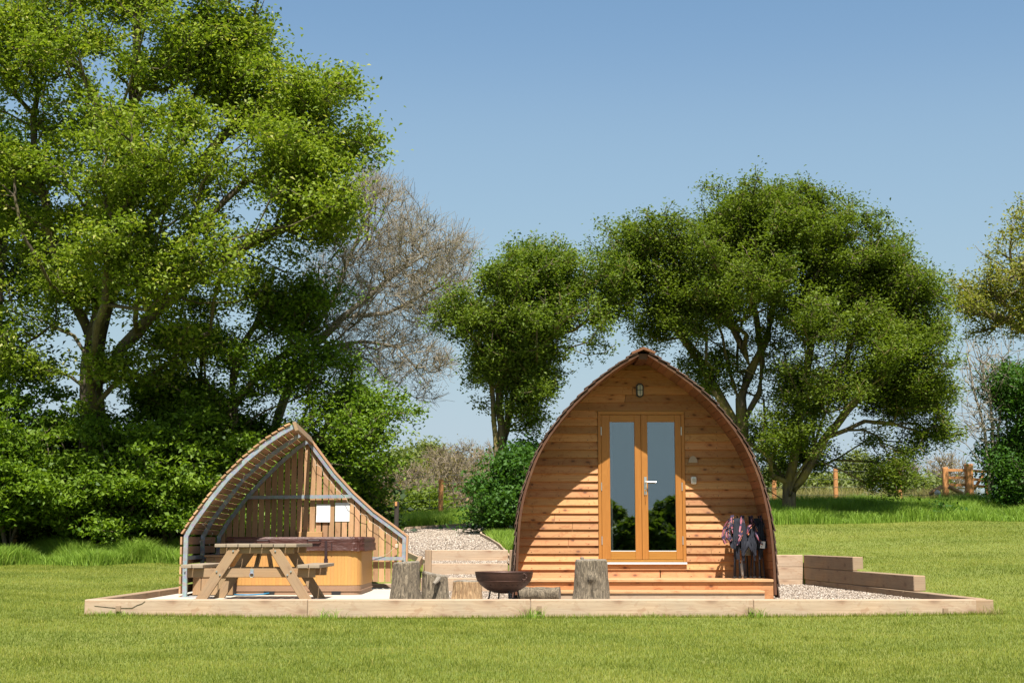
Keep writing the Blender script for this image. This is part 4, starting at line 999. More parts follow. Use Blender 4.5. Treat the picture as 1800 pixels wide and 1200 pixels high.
# ---------------------------------------------------------------- stumps, log, fire bowl
def stump(px0, px1, pyt, Y, label, mat='stump', lean=0, seed=0, top=.9, flare=.12, knob=False, tilt=0.0):
    a, b = P(px0, 1050, Y), P(px1, 1050, Y); c = (a.x + b.x) / 2; R = (b.x - a.x) / 2 / 1.04; H = P(c, pyt, Y).z
    H = P((px0 + px1) / 2, pyt, Y).z; mb = MB(); prof = []; mis = []
    nz = 26
    for i in range(nz + 1):
        f = i / nz; prof.append((R * (1 + flare * (1 - f) ** 3) * (1 - (1 - top) * f), H * f))
    prof[-1] = (R * top * .985, H - .006); prof += [(R * top * .945, H + .010), (R * top * .6, H + .006), (R * top * .3, H + .008), (0.001, H + .004)]
    ox = seed * 3.7
    def fn(r, z, ang, i):
        p = Vector((math.cos(ang) * 1.6 + ox, math.sin(ang) * 1.6, z * 1.2))
        rg_ = abs(noise.noise(Vector((math.cos(ang) * 7 + ox, math.sin(ang) * 7, z * 2.2 + ox)))); k = -.10 * max(0, .25 - rg_) * 4 * (0.6) + noise.noise(p) * .08 + noise.noise(Vector((math.cos(ang) * 9 + ox, math.sin(ang) * 9, z * 3))) * .045 + noise.noise(Vector((math.cos(ang) * 24 + ox, math.sin(ang) * 24, z * 9))) * .03
        if i > nz: k *= .4
        if knob:
            da = (ang - math.radians(268) + math.pi) % (2 * math.pi) - math.pi; k += .22 * math.exp(-(da / .22) ** 2 - ((z - H * .60) / .05) ** 2) + .06 * math.exp(-(da / .5) ** 2 - ((z - H * .55) / .12) ** 2)
            db = (ang - math.radians(205) + math.pi) % (2 * math.pi) - math.pi; k += .18 * math.exp(-(db / .35) ** 2 - (z / .08) ** 2)
        return r * (1 + k) + 0, z + (tilt * math.cos(ang) * r + .012 * noise.noise(Vector((math.cos(ang) * 2, math.sin(ang) * 2, ox)))) * (z / H)
    mis = [0] * (nz) + [1] * 5
    mb.lathe(prof, 72, (c + 0, Y, -.02), mi=mis, fn=fn)
    for i in range(len(mb.v)):
        v = mb.v[i]; mb.v[i] = (v[0] + lean * max(0, v[2]), v[1], v[2])
    o = mb.build('tree_stump', [M[mat], M['logend']], loc=(c, Y, 0)); tag(o, label, 'tree stump', 'log seats round the fire bowl'); return o
stump(686, 738, 985, 18.0, 'tall leftmost log seat with smooth rounded grey bark', seed=1, top=.90, flare=.16, tilt=.05, lean=.02)
s2 = stump(741, 790, 1006, 18.1, 'gnarled dark log seat with a broken stub, second from the left', seed=2, top=.95, flare=.05, tilt=-.18, lean=-.04)
c = P(770, 1021, 17.85); mb = MB(); mb.tube([c + Vector((.0, .09, .03)), c + Vector((-.02, .0, .0)), c + Vector((-.05, -.05, -.03))], [.035, .026, .018], 8); mb.build('branch_stub', M['logend'], s2)
stump(794, 848, 1018, 18.6, 'short orange split log with bare wood, behind the fire bowl', 'stump_orange', seed=3, top=.93, flare=.08)
s5 = stump(1007, 1072, 981, 17.6, 'large log seat with a knot and flared foot in front of the pod steps', seed=5, top=.90, flare=.08, knob=True)
c = P(1023, 978, 17.5); mb = MB(); mb.lathe([(.0, -.02), (.022, -.015), (.024, .008), (.0, .014)], 10, (c.x, 17.5, P(1023, 981, 17.6).z + .008)); mb.build('knob', M['logend'], s5)
mb = MB(); a = P(912, 1040, 18.05); b = P(984, 1041, 17.95); rz = .088
pts = [a.lerp(b, k / 14) for k in range(15)]
for p in pts: p.z = rz + .005
mb.tube(pts, [rz * (1 + .04 * math.sin(k)) for k in range(15)], 28, cap=False); nb = len(mb.v)
for i in range(nb):
    v = Vector(mb.v[i]); k = 1 + .08 * noise.noise(v * 9) + .05 * noise.noise(v * 30); cz = rz + .005
    mb.v[i] = (v.x, 18.0 + (v.y - 18.0) * k, cz + (v.z - cz) * k)
mb.face(tuple(nb - 28 + k for k in range(28)), [(0, 0)] * 28, 1); mb.face(tuple(k for k in reversed(range(28))), [(0, 0)] * 28, 1)
o = mb.build('fallen_log', [M['stump'], M['logend']], loc=(a.x, 18, 0)); tag(o, 'short log lying on its side between the fire bowl and the big stump', 'log')
# fire bowl
bc = P(886, 1005, 17.4); rb = P(937, 1005, 17.4).x - bc.x; bz = bc.z
fb = thing('fire_bowl', 'rusty riveted iron fire bowl with ring handles on a low stand', 'fire bowl', (bc.x, 17.4, 0))
prof = []
for k in range(13):
    t = k / 12; ang = t * math.pi / 2 * .93; prof.append((rb * math.sin(ang) if k else .001, bz - .255 * math.cos(ang) / 1.0 + .0))
prof[0] = (.001, bz - .25); zt = prof[-1][1]
prof += [(rb, bz + .0), (rb + .006, bz + .006), (rb - .008, bz + .006)]
prof += [(rb * math.sin(t) * .975, bz - .245 * math.cos(t)) for t in [math.pi / 2 * .92 * (1 - k / 8) for k in range(8)]] + [(.001, bz - .235)]
mb = MB(); mb.lathe(prof, 56, (bc.x, 17.4, 0)); mb.build('bowl', M['rust'], fb, smooth=True)
mb = MB()
for (t, nr) in ((.80, 40), (.42, 26)):
    ang = t * math.pi / 2 * .93; rr_ = rb * math.sin(ang); zz = bz - .255 * math.cos(ang)
    mb.tube([(bc.x + (rr_ + .002) * math.cos(2 * math.pi * k / 48), 17.4 + (rr_ + .002) * math.sin(2 * math.pi * k / 48), zz) for k in range(49)], .0045, 6)
mb.build('seam', M['rust'], fb)
mb = MB()
for k in range(26):
    aa = 2 * math.pi * k / 26; ang = .6 * math.pi / 2; rr_ = rb * math.sin(ang * .98); zz = bz - .255 * math.cos(ang)
    mb.lathe([(.0, .008), (.007, .004), (.009, 0)], 6, (bc.x + (rr_ + .004) * math.cos(aa), 17.4 + (rr_ + .004) * math.sin(aa), zz))
tag(mb.build('rivets', M['rust'], fb), kind='stuff')
for px_, sy in ((921, -1), (846, 1)):
    hc = P(px_, 1013, 17.4 - .2); ya = 17.4 + sy * math.sqrt(max(.0, (rb * .97) ** 2 - (hc.x - bc.x) ** 2)) + sy * .02
    mb = MB(); mb.tube([(hc.x + .030 * math.cos(k * .4488), ya + .004, hc.z + .036 * math.sin(k * .4488)) for k in range(15)], .007, 8); mb.build('ring_handle', M['rust'], fb, smooth=True)
sw = bz - .215
mb = MB(); mb.tube([(bc.x + .175 * math.cos(k * .314), 17.4 + .175 * math.sin(k * .314), sw) for k in range(21)], .009, 6); mb.build('stand_ring', M['black'], fb)
for k in range(4):
    aa = math.radians(20 + 90 * k); mb = MB(); x_, y_ = math.cos(aa), math.sin(aa)
    mb.tube([(bc.x + .175 * x_, 17.4 + .175 * y_, sw), (bc.x + .19 * x_, 17.4 + .19 * y_, sw * .5), (bc.x + .225 * x_, 17.4 + .225 * y_, .0)], .010, 8); mb.build('leg', M['black'], fb)
# ---------------------------------------------------------------- trees
def sample_blobs(blobs, n, seed, thr=-.12, fr=.55, pw=.42, puff=None):
    if puff:
        rad, fl, per = puff; cen = sample_blobs(blobs, max(12, int(n / per)), seed, thr, fr, pw); rg = np.random.default_rng(seed + 999)
        idx = rg.integers(0, len(cen), int(n * .88)); sz = rg.uniform(.6, 1.3, len(cen))[idx][:, None]
        d = rg.normal(size=(len(idx), 3)); d /= np.linalg.norm(d, axis=1, keepdims=True); d *= rg.uniform(.3, 1, (len(idx), 1)) ** .5
        d[:, 2] *= fl; pts = cen[idx] + d * rad * sz
        return np.concatenate([pts, sample_blobs(blobs, int(n * .12), seed + 1, thr, fr, pw)])
    rg = np.random.default_rng(seed); out = []; bl = []
    for (px, py, Y, rx, rz, ry) in blobs:
        c = P(px, py, Y); k = Y / F; bl.append((c, rx * k, ry, rz * k))
    wts = np.array([(b[1] * b[2] * b[3]) ** .72 for b in bl]); wts /= wts.sum(); tries = 0
    while len(out) < n and tries < n * 12:
        tries += 1; i = rg.choice(len(bl), p=wts); c, rx, ry, rz = bl[i]
        d = rg.normal(size=3); d /= np.linalg.norm(d); r = rg.uniform() ** pw
        p = Vector((c.x + d[0] * rx * r, c.y + d[1] * ry * r, c.z + d[2] * rz * r))
        if noise.noise(p * fr + Vector((seed * 7.1, 0, 0))) < thr: continue
        out.append(p)
    return np.array([tuple(p) for p in out])
def skeleton(limbs, att, bf=.35, seg=.45, jit=.06, seed=0):
    """limbs: polylines of points (first = trunk); attractors are joined to the cheapest node"""
    rg = np.random.default_rng(seed); cap = 40000
    pos = np.zeros((cap, 3)); par = -np.ones(cap, int); pl = np.zeros(cap); n = 0
    def add(p, pa):
        nonlocal n
        pos[n] = p; par[n] = pa; pl[n] = pl[pa] + np.linalg.norm(p - pos[pa]) if pa >= 0 else 0; n += 1; return n - 1
    for li, lb in enumerate(limbs):
        pts = [np.array(p, float) for p in lb]
        if li == 0: last = add(pts[0], -1)
        else:
            d = np.linalg.norm(pos[:n] - pts[0], axis=1); last = int(np.argmin(d))
        for p in pts[1:] if li == 0 else pts:
            q = pos[last].copy(); m = max(1, int(np.linalg.norm(p - q) / .35))
            for k in range(1, m + 1): last = add(q + (p - q) * k / m + rg.normal(0, .02, 3) * (k < m), last)
    base = pos[:n].copy(); dm = np.array([np.min(np.linalg.norm(base - a, axis=1)) for a in att]); order = np.argsort(dm); tips = []
    for i in order:
        a = att[i]; d = np.linalg.norm(pos[:n] - a, axis=1); j = int(np.argmin(d + bf * pl[:n])); dist = d[j]; m = max(1, int(dist / seg))
        q = pos[j].copy(); last = j; side = rg.normal(0, .12, 3) * dist
        for k in range(1, m + 1):
            f = k / m; p = q + (a - q) * f + side * (f * (1 - f)) + np.array([0, 0, .35 * dist * f * (1 - f)]) + (rg.normal(0, jit, 3) if k < m else 0)
            last = add(p, last)
            if n > cap - 50: return pos[:n], par[:n], tips
        tips.append(last)
    return pos[:n], par[:n], tips
def branch_mesh(pos, par, rbase, rtip=.006, ex=2.4, rmin=0.0, maxr=None):
    n = len(pos); w_ = np.zeros(n); ch = np.zeros(n, int)
    for i in range(n):
        if par[i] >= 0: ch[par[i]] += 1
    w_[ch == 0] = 1
    for i in range(n - 1, 0, -1): w_[par[i]] += w_[i]
    r = rtip * np.power(np.maximum(w_, 1), 1 / ex); sc = (rbase / r[0])
    f = (r - rtip) / (r[0] - rtip + 1e-9); r = rtip + (rbase - rtip) * np.power(f, 1.0)
    big = -np.ones(n, int)
    for i in range(1, n):
        p = par[i]
        if big[p] < 0 or r[i] > r[big[p]]: big[p] = i
    K = 6; V_ = []; F_ = []; d = np.zeros((n, 3))
    for i in range(1, n): v = pos[i] - pos[par[i]]; d[i] = v / (np.linalg.norm(v) + 1e-9)
    d[0] = (0, 0, 1)
    ref = np.array([.31, .17, .93]); X = np.cross(d, ref); X /= (np.linalg.norm(X, axis=1, keepdims=True) + 1e-9); Yv = np.cross(d, X)
    ang = np.arange(K) * 2 * np.pi / K; ca, sa = np.cos(ang), np.sin(ang)
    ring = pos[:, None] + (X[:, None] * ca[None, :, None] + Yv[:, None] * sa[None, :, None]) * r[:, None, None]
    V0 = ring.reshape(-1, 3); idx = np.arange(1, n); isb = np.array([big[par[i]] == i for i in idx])
    fl = []
    kk = np.arange(K); k2 = (kk + 1) % K
    a = idx[isb]; pa = par[a]
    # align the parent's ring with child frame by reusing index order (frames share 'ref')
    fl.append(np.stack([pa[:, None] * K + kk, pa[:, None] * K + k2, a[:, None] * K + k2, a[:, None] * K + kk], -1).reshape(-1, 4))
    b_ = idx[~isb]; pb = par[b_]
    rb_ = r[b_] * 1.15; st = pos[pb][:, None] + (X[b_][:, None] * ca[None, :, None] + Yv[b_][:, None] * sa[None, :, None]) * rb_[:, None, None]
    off = len(V0); V1 = st.reshape(-1, 3); j = np.arange(len(b_))
    fl.append(np.stack([off + j[:, None] * K + kk, off + j[:, None] * K + k2, b_[:, None] * K + k2, b_[:, None] * K + kk], -1).reshape(-1, 4))
    return np.concatenate([V0, V1]), np.concatenate(fl), r
def leaf_mesh(name, cen, size, mat, parent, rg, tint, aspect=.55, up=1.0, droop=.15, fold=.25):
    n = len(cen)
    nr = rg.normal(size=(n, 3)); nr[:, 2] = np.abs(nr[:, 2]) * .7 + up; nr /= np.linalg.norm(nr, axis=1, keepdims=True)
    d = rg.normal(size=(n, 3)); d[:, 2] -= droop; d -= nr * np.sum(d * nr, 1, keepdims=True); d /= np.linalg.norm(d, axis=1, keepdims=True)
    s = np.cross(nr, d); L_ = size * rg.uniform(.65, 1.25, n)[:, None]; W = L_ * aspect * rg.uniform(.8, 1.2, n)[:, None]
    b = cen - d * L_ * .5; t = cen + d * L_ * .5 - nr * L_ * .12; l = cen + s * W * .5 + nr * W * fold - d * L_ * .08; r = cen - s * W * .5 + nr * W * fold - d * L_ * .08
    V_ = np.stack([b, r, t, l], 1).reshape(-1, 3); i4 = np.arange(n) * 4
    Fq = np.stack([i4, i4 + 1, i4 + 2, i4 + 3], -1)
    return npmesh(name, V_, Fq, mat, parent, attr=np.repeat(tint, 4))
def plant(name, label, cat, base, limbs, blobs, natt, per, crad, lsize, lmat, bmat, rbase=.25, rtip=.006, seed=1, group=None, thr=-.12, fr=.55, pw=.42, bf=.35, up=.9, aspect=.55, twigs=0, flat_=.7, bare=False, extra=None, ex=2.4, puff=(.5, .6, 9)):
    rg = np.random.default_rng(seed * 13 + 5); att = sample_blobs(blobs, natt, seed, thr, fr, pw, puff)
    root = thing(name, label, cat, base, group)
    pos, par, tips = skeleton(limbs, att, bf=bf, seed=seed)
    # short side twigs
    if twigs:
        ch = np.zeros(len(pos), int)
        pool = np.arange(len(pos))[int(len(pos) * .12):]; src = rg.choice(pool, twigs); tp = []; tpar = []
        dirs = rg.normal(size=(twigs, 3)); dirs[:, 2] += .4
        # twigs follow their branch outward
        bd = pos[src] - pos[np.maximum(par[src], 0)]; bd /= (np.linalg.norm(bd, axis=1, keepdims=True) + 1e-9)
        dirs = dirs / np.linalg.norm(dirs, axis=1, keepdims=True) * .8 + bd; dirs /= np.linalg.norm(dirs, axis=1, keepdims=True)
        ln = (rg.uniform(.15, .5, twigs) * (1 if per < 20 else .62))[:, None]; n0 = len(pos)
        p1 = pos[src] + dirs * ln * .5; p2 = pos[src] + dirs * ln + rg.normal(0, .05, (twigs, 3)) + np.array([0, 0, .04])
        pos = np.concatenate([pos, p1, p2]); par = np.concatenate([par, src, np.arange(n0, n0 + twigs)])
    Vb, Fb, r = branch_mesh(pos, par, rbase, rtip, ex)
    npmesh('trunk', Vb, Fb, bmat, root, smooth=True)
    if per:
        tp = pos[tips]; nC = len(tp)
        # leaves: around tips in flattened sprays + some on twigs
        cnt = rg.poisson(per, nC); idx = np.repeat(np.arange(nC), cnt); n = len(idx)
        off = rg.normal(size=(n, 3)) * crad * np.array([1, 1, flat_]); rc = rg.uniform(.6, 1.35, nC)[idx][:, None]
        cen = tp[idx] + off * rc
        if twigs and per > 20:
            m_ = 9; k_ = np.repeat(np.arange(twigs), m_); c2 = p2[k_] + rg.normal(size=(len(k_), 3)) * .075
            cen = np.concatenate([cen, c2]); idx = np.concatenate([idx, rg.integers(0, nC, twigs)[k_]]); n = len(idx)
        ct = rg.normal(0, .13, nC)[idx]; tint = np.clip(.45 + ct + rg.normal(0, .17, n), 0, 1)
        tint[rg.uniform(size=n) < .025] = 1.0
        leaf_mesh('crown', cen, lsize, lmat, root, rg, tint, up=up, aspect=aspect)
    return root
def pl(Y, *pts): return [tuple(P(x, y, Y)) for x, y in pts]
def gb(px, Y): x = P(px, 900, Y).x; return (x, Y, T(x, Y) - .05)
def seedlimb(base, *rest): return [base] + list(rest)
TG = 'tall trees on the left behind the shelter'
b = gb(160, 30)
plant('broadleaf_tree', 'huge spreading lime-green tree with a thick dark trunk filling the upper left', 'tree', b,
      [[b] + pl(30, (160, 850), (163, 760), (160, 690), (165, 610)), pl(30, (165, 620), (190, 520), (215, 400), (232, 250), (240, 100), (245, -40)),
       pl(29.6, (160, 640), (130, 590), (90, 572), (40, 605), (-10, 632)), pl(30.2, (160, 600), (135, 540), (105, 490), (85, 380), (60, 260)),
       pl(29.5, (182, 670), (215, 610), (262, 560), (330, 500), (420, 440), (500, 400)), pl(30, (205, 470), (270, 380), (350, 290), (430, 200), (480, 110)),
       pl(30, (225, 320), (180, 200), (120, 90), (80, 10)), pl(29, (240, 470), (320, 420), (420, 330), (520, 260), (630, 250))],
      [(110, 110, 30, 150, 120, 2.8), (20, 110, 30, 100, 110, 2.8), (320, 90, 30, 150, 100, 2.8), (420, 60, 30, 85, 80, 2), (430, 200, 29.5, 130, 100, 2.6), (260, 300, 29, 230, 130, 3.2), (500, 300, 29, 95, 75, 2.2), (600, 262, 29, 62, 32, 1.2), (560, 350, 29, 60, 50, 1.6), (480, 400, 29, 120, 80, 2.4), (50, 380, 30, 130, 130, 2.8), (300, 470, 28.8, 200, 80, 2.8), (90, 500, 29, 120, 55, 2.4), (300, 590, 29.2, 70, 45, 1.2), (60, 560, 29.5, 60, 28, 1.0), (20, 620, 29.4, 50, 60, 1), (230, 640, 29.0, 50, 30, .8), (620, 235, 29.3, 45, 30, 1), (560, 170, 29.3, 40, 50, 1), (130, 700, 28.9, 60, 30, .8), (240, -60, 30, 260, 90, 3), (450, -20, 30, 40, 50, 1.5), (400, 540, 29, 80, 60, 1.8)],
      2500, 62, .24, .102, M['leafA'], M['bark'], rbase=.27, seed=3, group=TG, thr=-.10, fr=.5, twigs=3500, flat_=.5, puff=(.75, .45, 11))
b = gb(402, 31)
plant('broadleaf_tree', 'leaning multi-stemmed green tree directly behind the shelter', 'tree', b,
      [[b] + pl(31, (402, 850), (402, 760), (408, 700)), pl(31, (408, 700), (415, 640), (430, 600), (450, 570), (470, 520)), pl(30.6, (405, 725), (450, 665), (500, 620), (550, 582), (600, 560)),
       pl(30.5, (410, 760), (470, 720), (540, 690), (600, 690), (660, 700)), pl(30.3, (402, 830), (470, 790), (560, 770), (640, 800))],
      [(480, 540, 31, 70, 60, 1.6), (550, 630, 30.5, 60, 55, 1.6), (610, 710, 30.5, 70, 45, 1.5), (635, 780, 30, 48, 65, 1.3), (590, 860, 29.8, 70, 60, 1.3), (540, 770, 30.3, 80, 70, 1.6), (470, 680, 30.5, 70, 60, 1.5), (685, 720, 30, 20, 16, .5), (560, 520, 30.6, 45, 40, 1), (400, 610, 31, 60, 40, 1.5), (340, 720, 31, 90, 60, 1.8), (430, 790, 31, 90, 60, 1.8), (280, 700, 31, 70, 40, 1.5), (340, 600, 31, 60, 45, 1.3)],
      1150, 54, .20, .092, M['leafHedge'], M['bark'], rbase=.2, seed=5, group=TG, thr=-.10, fr=.7, twigs=1500, flat_=.6, puff=(.5, .5, 9))
b = gb(470, 33)
plant('bare_tree', 'nearly leafless twiggy brown tree fanning out behind the green ones', 'tree', b,
      [[b] + pl(33, (470, 800), (500, 700), (540, 620)), pl(33, (540, 620), (600, 560), (650, 520), (710, 470), (770, 430)), pl(33, (540, 600), (590, 520), (620, 440), (650, 370)),
       pl(32.6, (560, 610), (640, 600), (700, 610), (740, 660), (775, 700)), pl(33, (600, 560), (680, 550), (740, 520), (800, 480)), pl(33, (520, 650), (600, 690), (660, 700), (700, 770))],
      [(660, 400, 33, 95, 85, 2.2), (740, 460, 33, 85, 80, 2), (700, 540, 33, 100, 70, 2), (600, 500, 33, 80, 90, 2), (680, 630, 33, 70, 55, 1.6), (775, 510, 32.6, 55, 70, 1.3), (800, 450, 32.6, 35, 45, 1), (760, 640, 32.4, 40, 40, .9), (640, 340, 33, 50, 40, 1.2), (750, 690, 33, 22, 22, .6), (600, 620, 33, 60, 60, 1.5)],
      1700, 7, .14, .042, M['bud'], M['twig'], rbase=.12, rtip=.0032, seed=9, thr=-.4, bf=.22, twigs=11000, puff=None, aspect=.6, ex=2.1)
b = gb(-20, 33)
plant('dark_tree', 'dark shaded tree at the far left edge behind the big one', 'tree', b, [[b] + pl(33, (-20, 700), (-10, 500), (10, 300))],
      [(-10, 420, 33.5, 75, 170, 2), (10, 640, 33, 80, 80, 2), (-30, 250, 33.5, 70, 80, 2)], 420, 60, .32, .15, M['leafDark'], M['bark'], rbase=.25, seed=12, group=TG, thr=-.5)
# hedge shrubs below the big trees
HG = 'shrubs forming the hedge at the left'
hs = [(20, 800, 75, 130, 'pale-sprayed hedge shrub at the left edge of the photo'), (120, 815, 75, 125, 'hedge shrub directly in front of the big trunk'), (215, 830, 70, 120, 'bushy hedge shrub right of the big trunk'), (300, 800, 70, 140, 'tall hedge shrub left of the shelter'), (390, 850, 80, 100, 'dark hedge shrub behind the curved slats of the shelter'), (500, 860, 80, 90, 'hedge shrub seen above and through the shelter back slats'), (-60, 830, 60, 120, 'hedge shrub cut off by the left frame edge')]
for i, (px, py, rx, rz, lab) in enumerate(hs):
    Y = 29.0 + (i % 2) * .5 + (.6 if px > 360 else 0); b = gb(px, Y)
    plant('hedge_shrub', lab, 'shrub', b, [[b] + pl(Y, (px, 900), (px + 5, 820))] + [[tuple(b)] + pl(Y, (px + dx, 860), (px + 1.6 * dx, 760)) for dx in (-25, 22)],
          [(px, py, Y, rx, rz, 1.3), (px + 15, py + 60, Y - .5, rx * .9, rz * .5, 1.0), (px - 10, py + 70, Y + .9, rx, rz * .6, .9), (px, py - 20, Y + 1.2, rx * 1.1, rz, 1.0)],
          430, 46, .17, .112, M['leafHedge'], M['bark'], rbase=.06, seed=20 + i, group=HG, thr=-.05, fr=1.1, pw=.45, up=.7, flat_=.45, puff=(.42, .4, 7))
# understorey behind the hedge: closes the view
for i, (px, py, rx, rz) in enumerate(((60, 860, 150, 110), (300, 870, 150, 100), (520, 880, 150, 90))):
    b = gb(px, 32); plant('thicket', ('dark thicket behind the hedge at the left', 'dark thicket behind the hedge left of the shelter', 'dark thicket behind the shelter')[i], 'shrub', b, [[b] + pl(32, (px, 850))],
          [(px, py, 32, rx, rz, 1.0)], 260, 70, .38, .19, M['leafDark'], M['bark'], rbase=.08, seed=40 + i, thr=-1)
# centre tree
b = gb(880, 30)
plant('hawthorn_tree', 'narrow two-trunk green tree standing alone left of the pod', 'tree', b,
      [[b] + pl(30, (880, 860), (878, 800), (882, 750), (878, 690), (885, 620), (905, 560), (930, 510)), pl(29.9, (882, 850), (872, 800), (868, 740), (862, 660), (858, 590), (845, 540)),
       pl(30, (882, 700), (905, 640), (950, 600), (1010, 580), (1060, 540)), pl(30, (884, 620), (940, 570), (1000, 520), (1060, 490)), pl(30, (862, 640), (840, 600), (815, 560)), pl(30.1, (885, 790), (896, 720), (915, 660), (925, 600)), pl(30, (880, 800), (890, 740), (892, 660), (880, 590))],
      [(935, 500, 30, 105, 52, 1.9), (860, 540, 30, 62, 62, 1.5), (1010, 540, 30, 68, 52, 1.6), (930, 570, 30, 90, 45, 1.6), (872, 640, 30, 36, 50, .8), (920, 640, 30, 36, 40, .8), (890, 700, 30, 38, 60, .7), (930, 690, 30, 28, 45, .6), (868, 650, 29.8, 28, 60, .6), (920, 735, 30.3, 24, 26, .5), (940, 650, 30, 34, 40, .7), (1050, 600, 30, 24, 36, .8), (1070, 540, 30, 38, 36, .8), (1085, 490, 30, 28, 28, .7), (940, 462, 30, 60, 22, 1), (1000, 480, 30, 60, 28, 1), (950, 790, 30.6, 22, 24, .5), (845, 705, 30, 14, 18, .4), (815, 550, 30, 32, 30, .8)],
      1500, 60, .12, .074, M['leafD'], M['barkLichen'], rbase=.12, seed=31, thr=-.12, fr=.9, twigs=1400, flat_=.75)
b = gb(890, 29)
plant('ivy_shrub', 'dense glossy green bush wrapped round the foot of the narrow tree', 'shrub', b, [[b] + pl(29, (890, 880), (888, 850))],
      [(890, 880, 29, 34, 40, .7), (918, 835, 29.3, 40, 36, .8), (868, 900, 28.9, 24, 30, .6), (935, 810, 29.8, 24, 30, .6), (850, 865, 29.1, 18, 26, .4)], 340, 60, .14, .095, M['leafIvy'], M['bark'], rbase=.05, seed=33, thr=-.4, up=.7)
# right-hand trees
RGp = 'round olive-green trees behind the pod'
b = gb(1310, 31)
plant('hawthorn_tree', 'olive-green tree whose stems rise just behind the pod roof', 'tree', b,
      [[b] + pl(31, (1308, 820), (1305, 750), (1302, 700), (1320, 650), (1350, 590), (1365, 500), (1360, 430)), pl(31, (1303, 720), (1285, 660), (1270, 590), (1240, 520), (1200, 470), (1150, 440)),
       pl(31, (1308, 740), (1335, 690), (1340, 640), (1330, 560), (1310, 460)), pl(31, (1305, 760), (1270, 700), (1230, 640), (1190, 580), (1150, 540)), pl(31, (1320, 650), (1290, 580), (1270, 500), (1280, 400))],
      [(1320, 410, 31, 115, 75, 2.5), (1240, 430, 31, 85, 58, 2), (1150, 430, 31, 75, 55, 1.6), (1100, 470, 31, 40, 45, 1.2), (1170, 500, 31, 60, 45, 1.4), (1290, 500, 30.5, 120, 70, 2.4), (1200, 570, 31, 65, 50, 1.4), (1270, 600, 30.8, 70, 50, 1.5), (1390, 460, 30.8, 85, 90, 2.2), (1390, 380, 31, 60, 45, 1.5), (1345, 375, 31, 70, 40, 1.5)],
      2000, 66, .135, .072, M['leafE'], M['barkLichen'], rbase=.14, seed=41, group=RGp, thr=-.10, fr=.7, twigs=2000, flat_=.7, up=1.2, puff=(.40, .78, 6))
b = gb(1385, 30.5)
plant('hawthorn_tree', 'wide olive-green tree with lichen-yellow leaning trunks right of the pod', 'tree', b,
      [[b] + pl(30.5, (1388, 850), (1398, 790), (1405, 720), (1420, 640), (1440, 560), (1460, 480)), pl(30.4, (1392, 866), (1425, 815), (1450, 770), (1490, 720), (1540, 670), (1580, 600)),
       pl(30.3, (1388, 870), (1400, 835), (1428, 795), (1445, 740), (1480, 650), (1510, 560)), pl(30.3, (1450, 770), (1520, 740), (1570, 745), (1620, 760)), pl(30.3, (1395, 800), (1370, 760), (1350, 720))],
      [(1460, 450, 31, 90, 85, 2.2), (1530, 520, 31, 95, 90, 2.2), (1590, 560, 31, 50, 80, 1.5), (1560, 640, 30.5, 90, 75, 2), (1440, 580, 30.3, 110, 80, 2.3), (1600, 700, 30.5, 60, 50, 1.3), (1610, 610, 30.6, 45, 60, 1.2), (1250, 650, 30.8, 50, 40, 1), (1180, 560, 31, 60, 45, 1.3), (1470, 690, 30.2, 100, 60, 2), (1390, 660, 30.3, 75, 60, 1.8), (1360, 760, 30.3, 55, 45, 1.2), (1410, 765, 30, 50, 30, 1), (1600, 790, 30.3, 30, 32, .8), (1640, 760, 30.3, 34, 34, .7), (1590, 820, 30.2, 26, 24, .6), (1420, 800, 30.8, 45, 30, .8), (1340, 840, 30.8, 26, 24, .6), (1530, 770, 30.3, 60, 22, .9), (1560, 470, 31, 40, 30, 1), (1350, 810, 30.6, 28, 30, .8), (1610, 660, 30.4, 40, 50, 1), (1560, 830, 30.1, 20, 22, .5)],
      2500, 66, .135, .072, M['leafE'], M['barkLichen'], rbase=.15, seed=43, group=RGp, thr=-.08, fr=.75, twigs=2200, flat_=.7, up=1.2, puff=(.40, .78, 6))
b = gb(1960, 33)
plant('yellow_tree', 'sparse yellow-green tree reaching in from the right edge', 'tree', b, [[b] + pl(33, (1950, 700), (1900, 600), (1850, 540), (1790, 510)), pl(33, (1930, 640), (1880, 480), (1840, 380), (1810, 320)), pl(33, (1850, 540), (1780, 480), (1720, 440)), pl(33, (1880, 600), (1800, 580), (1740, 550))],
      [(1775, 510, 33, 75, 45, 1.6), (1720, 530, 33, 35, 30, 1), (1770, 440, 33, 45, 28, 1), (1815, 370, 33, 28, 60, 1), (1780, 570, 33, 55, 30, 1.4), (1860, 480, 33, 60, 120, 1.8)], 480, 34, .18, .08, M['leafY'], M['barkLichen'], rbase=.22, seed=51, thr=-.15, fr=.9, twigs=700)
b = gb(1785, 32)
plant('dark_shrub', 'dense dark bush with many upright stems at the right edge', 'shrub', b, [[b] + pl(32, (1785, 800), (1790, 700))] + [[tuple(b)] + pl(32, (1785 + dx * .5, 800), (1785 + dx, 680)) for dx in (-40, -22, 18, 40)],
      [(1800, 690, 32, 42, 38, 1.2), (1805, 760, 32, 52, 55, 1.3), (1785, 810, 32, 38, 45, 1.1), (1810, 840, 31.8, 50, 30, 1), (1770, 850, 31.8, 16, 18, .5)], 620, 50, .17, .09, M['leafIvy'], M['bark'], rbase=.07, seed=53, thr=-.25, fr=1, twigs=500)
b = gb(1738, 32)
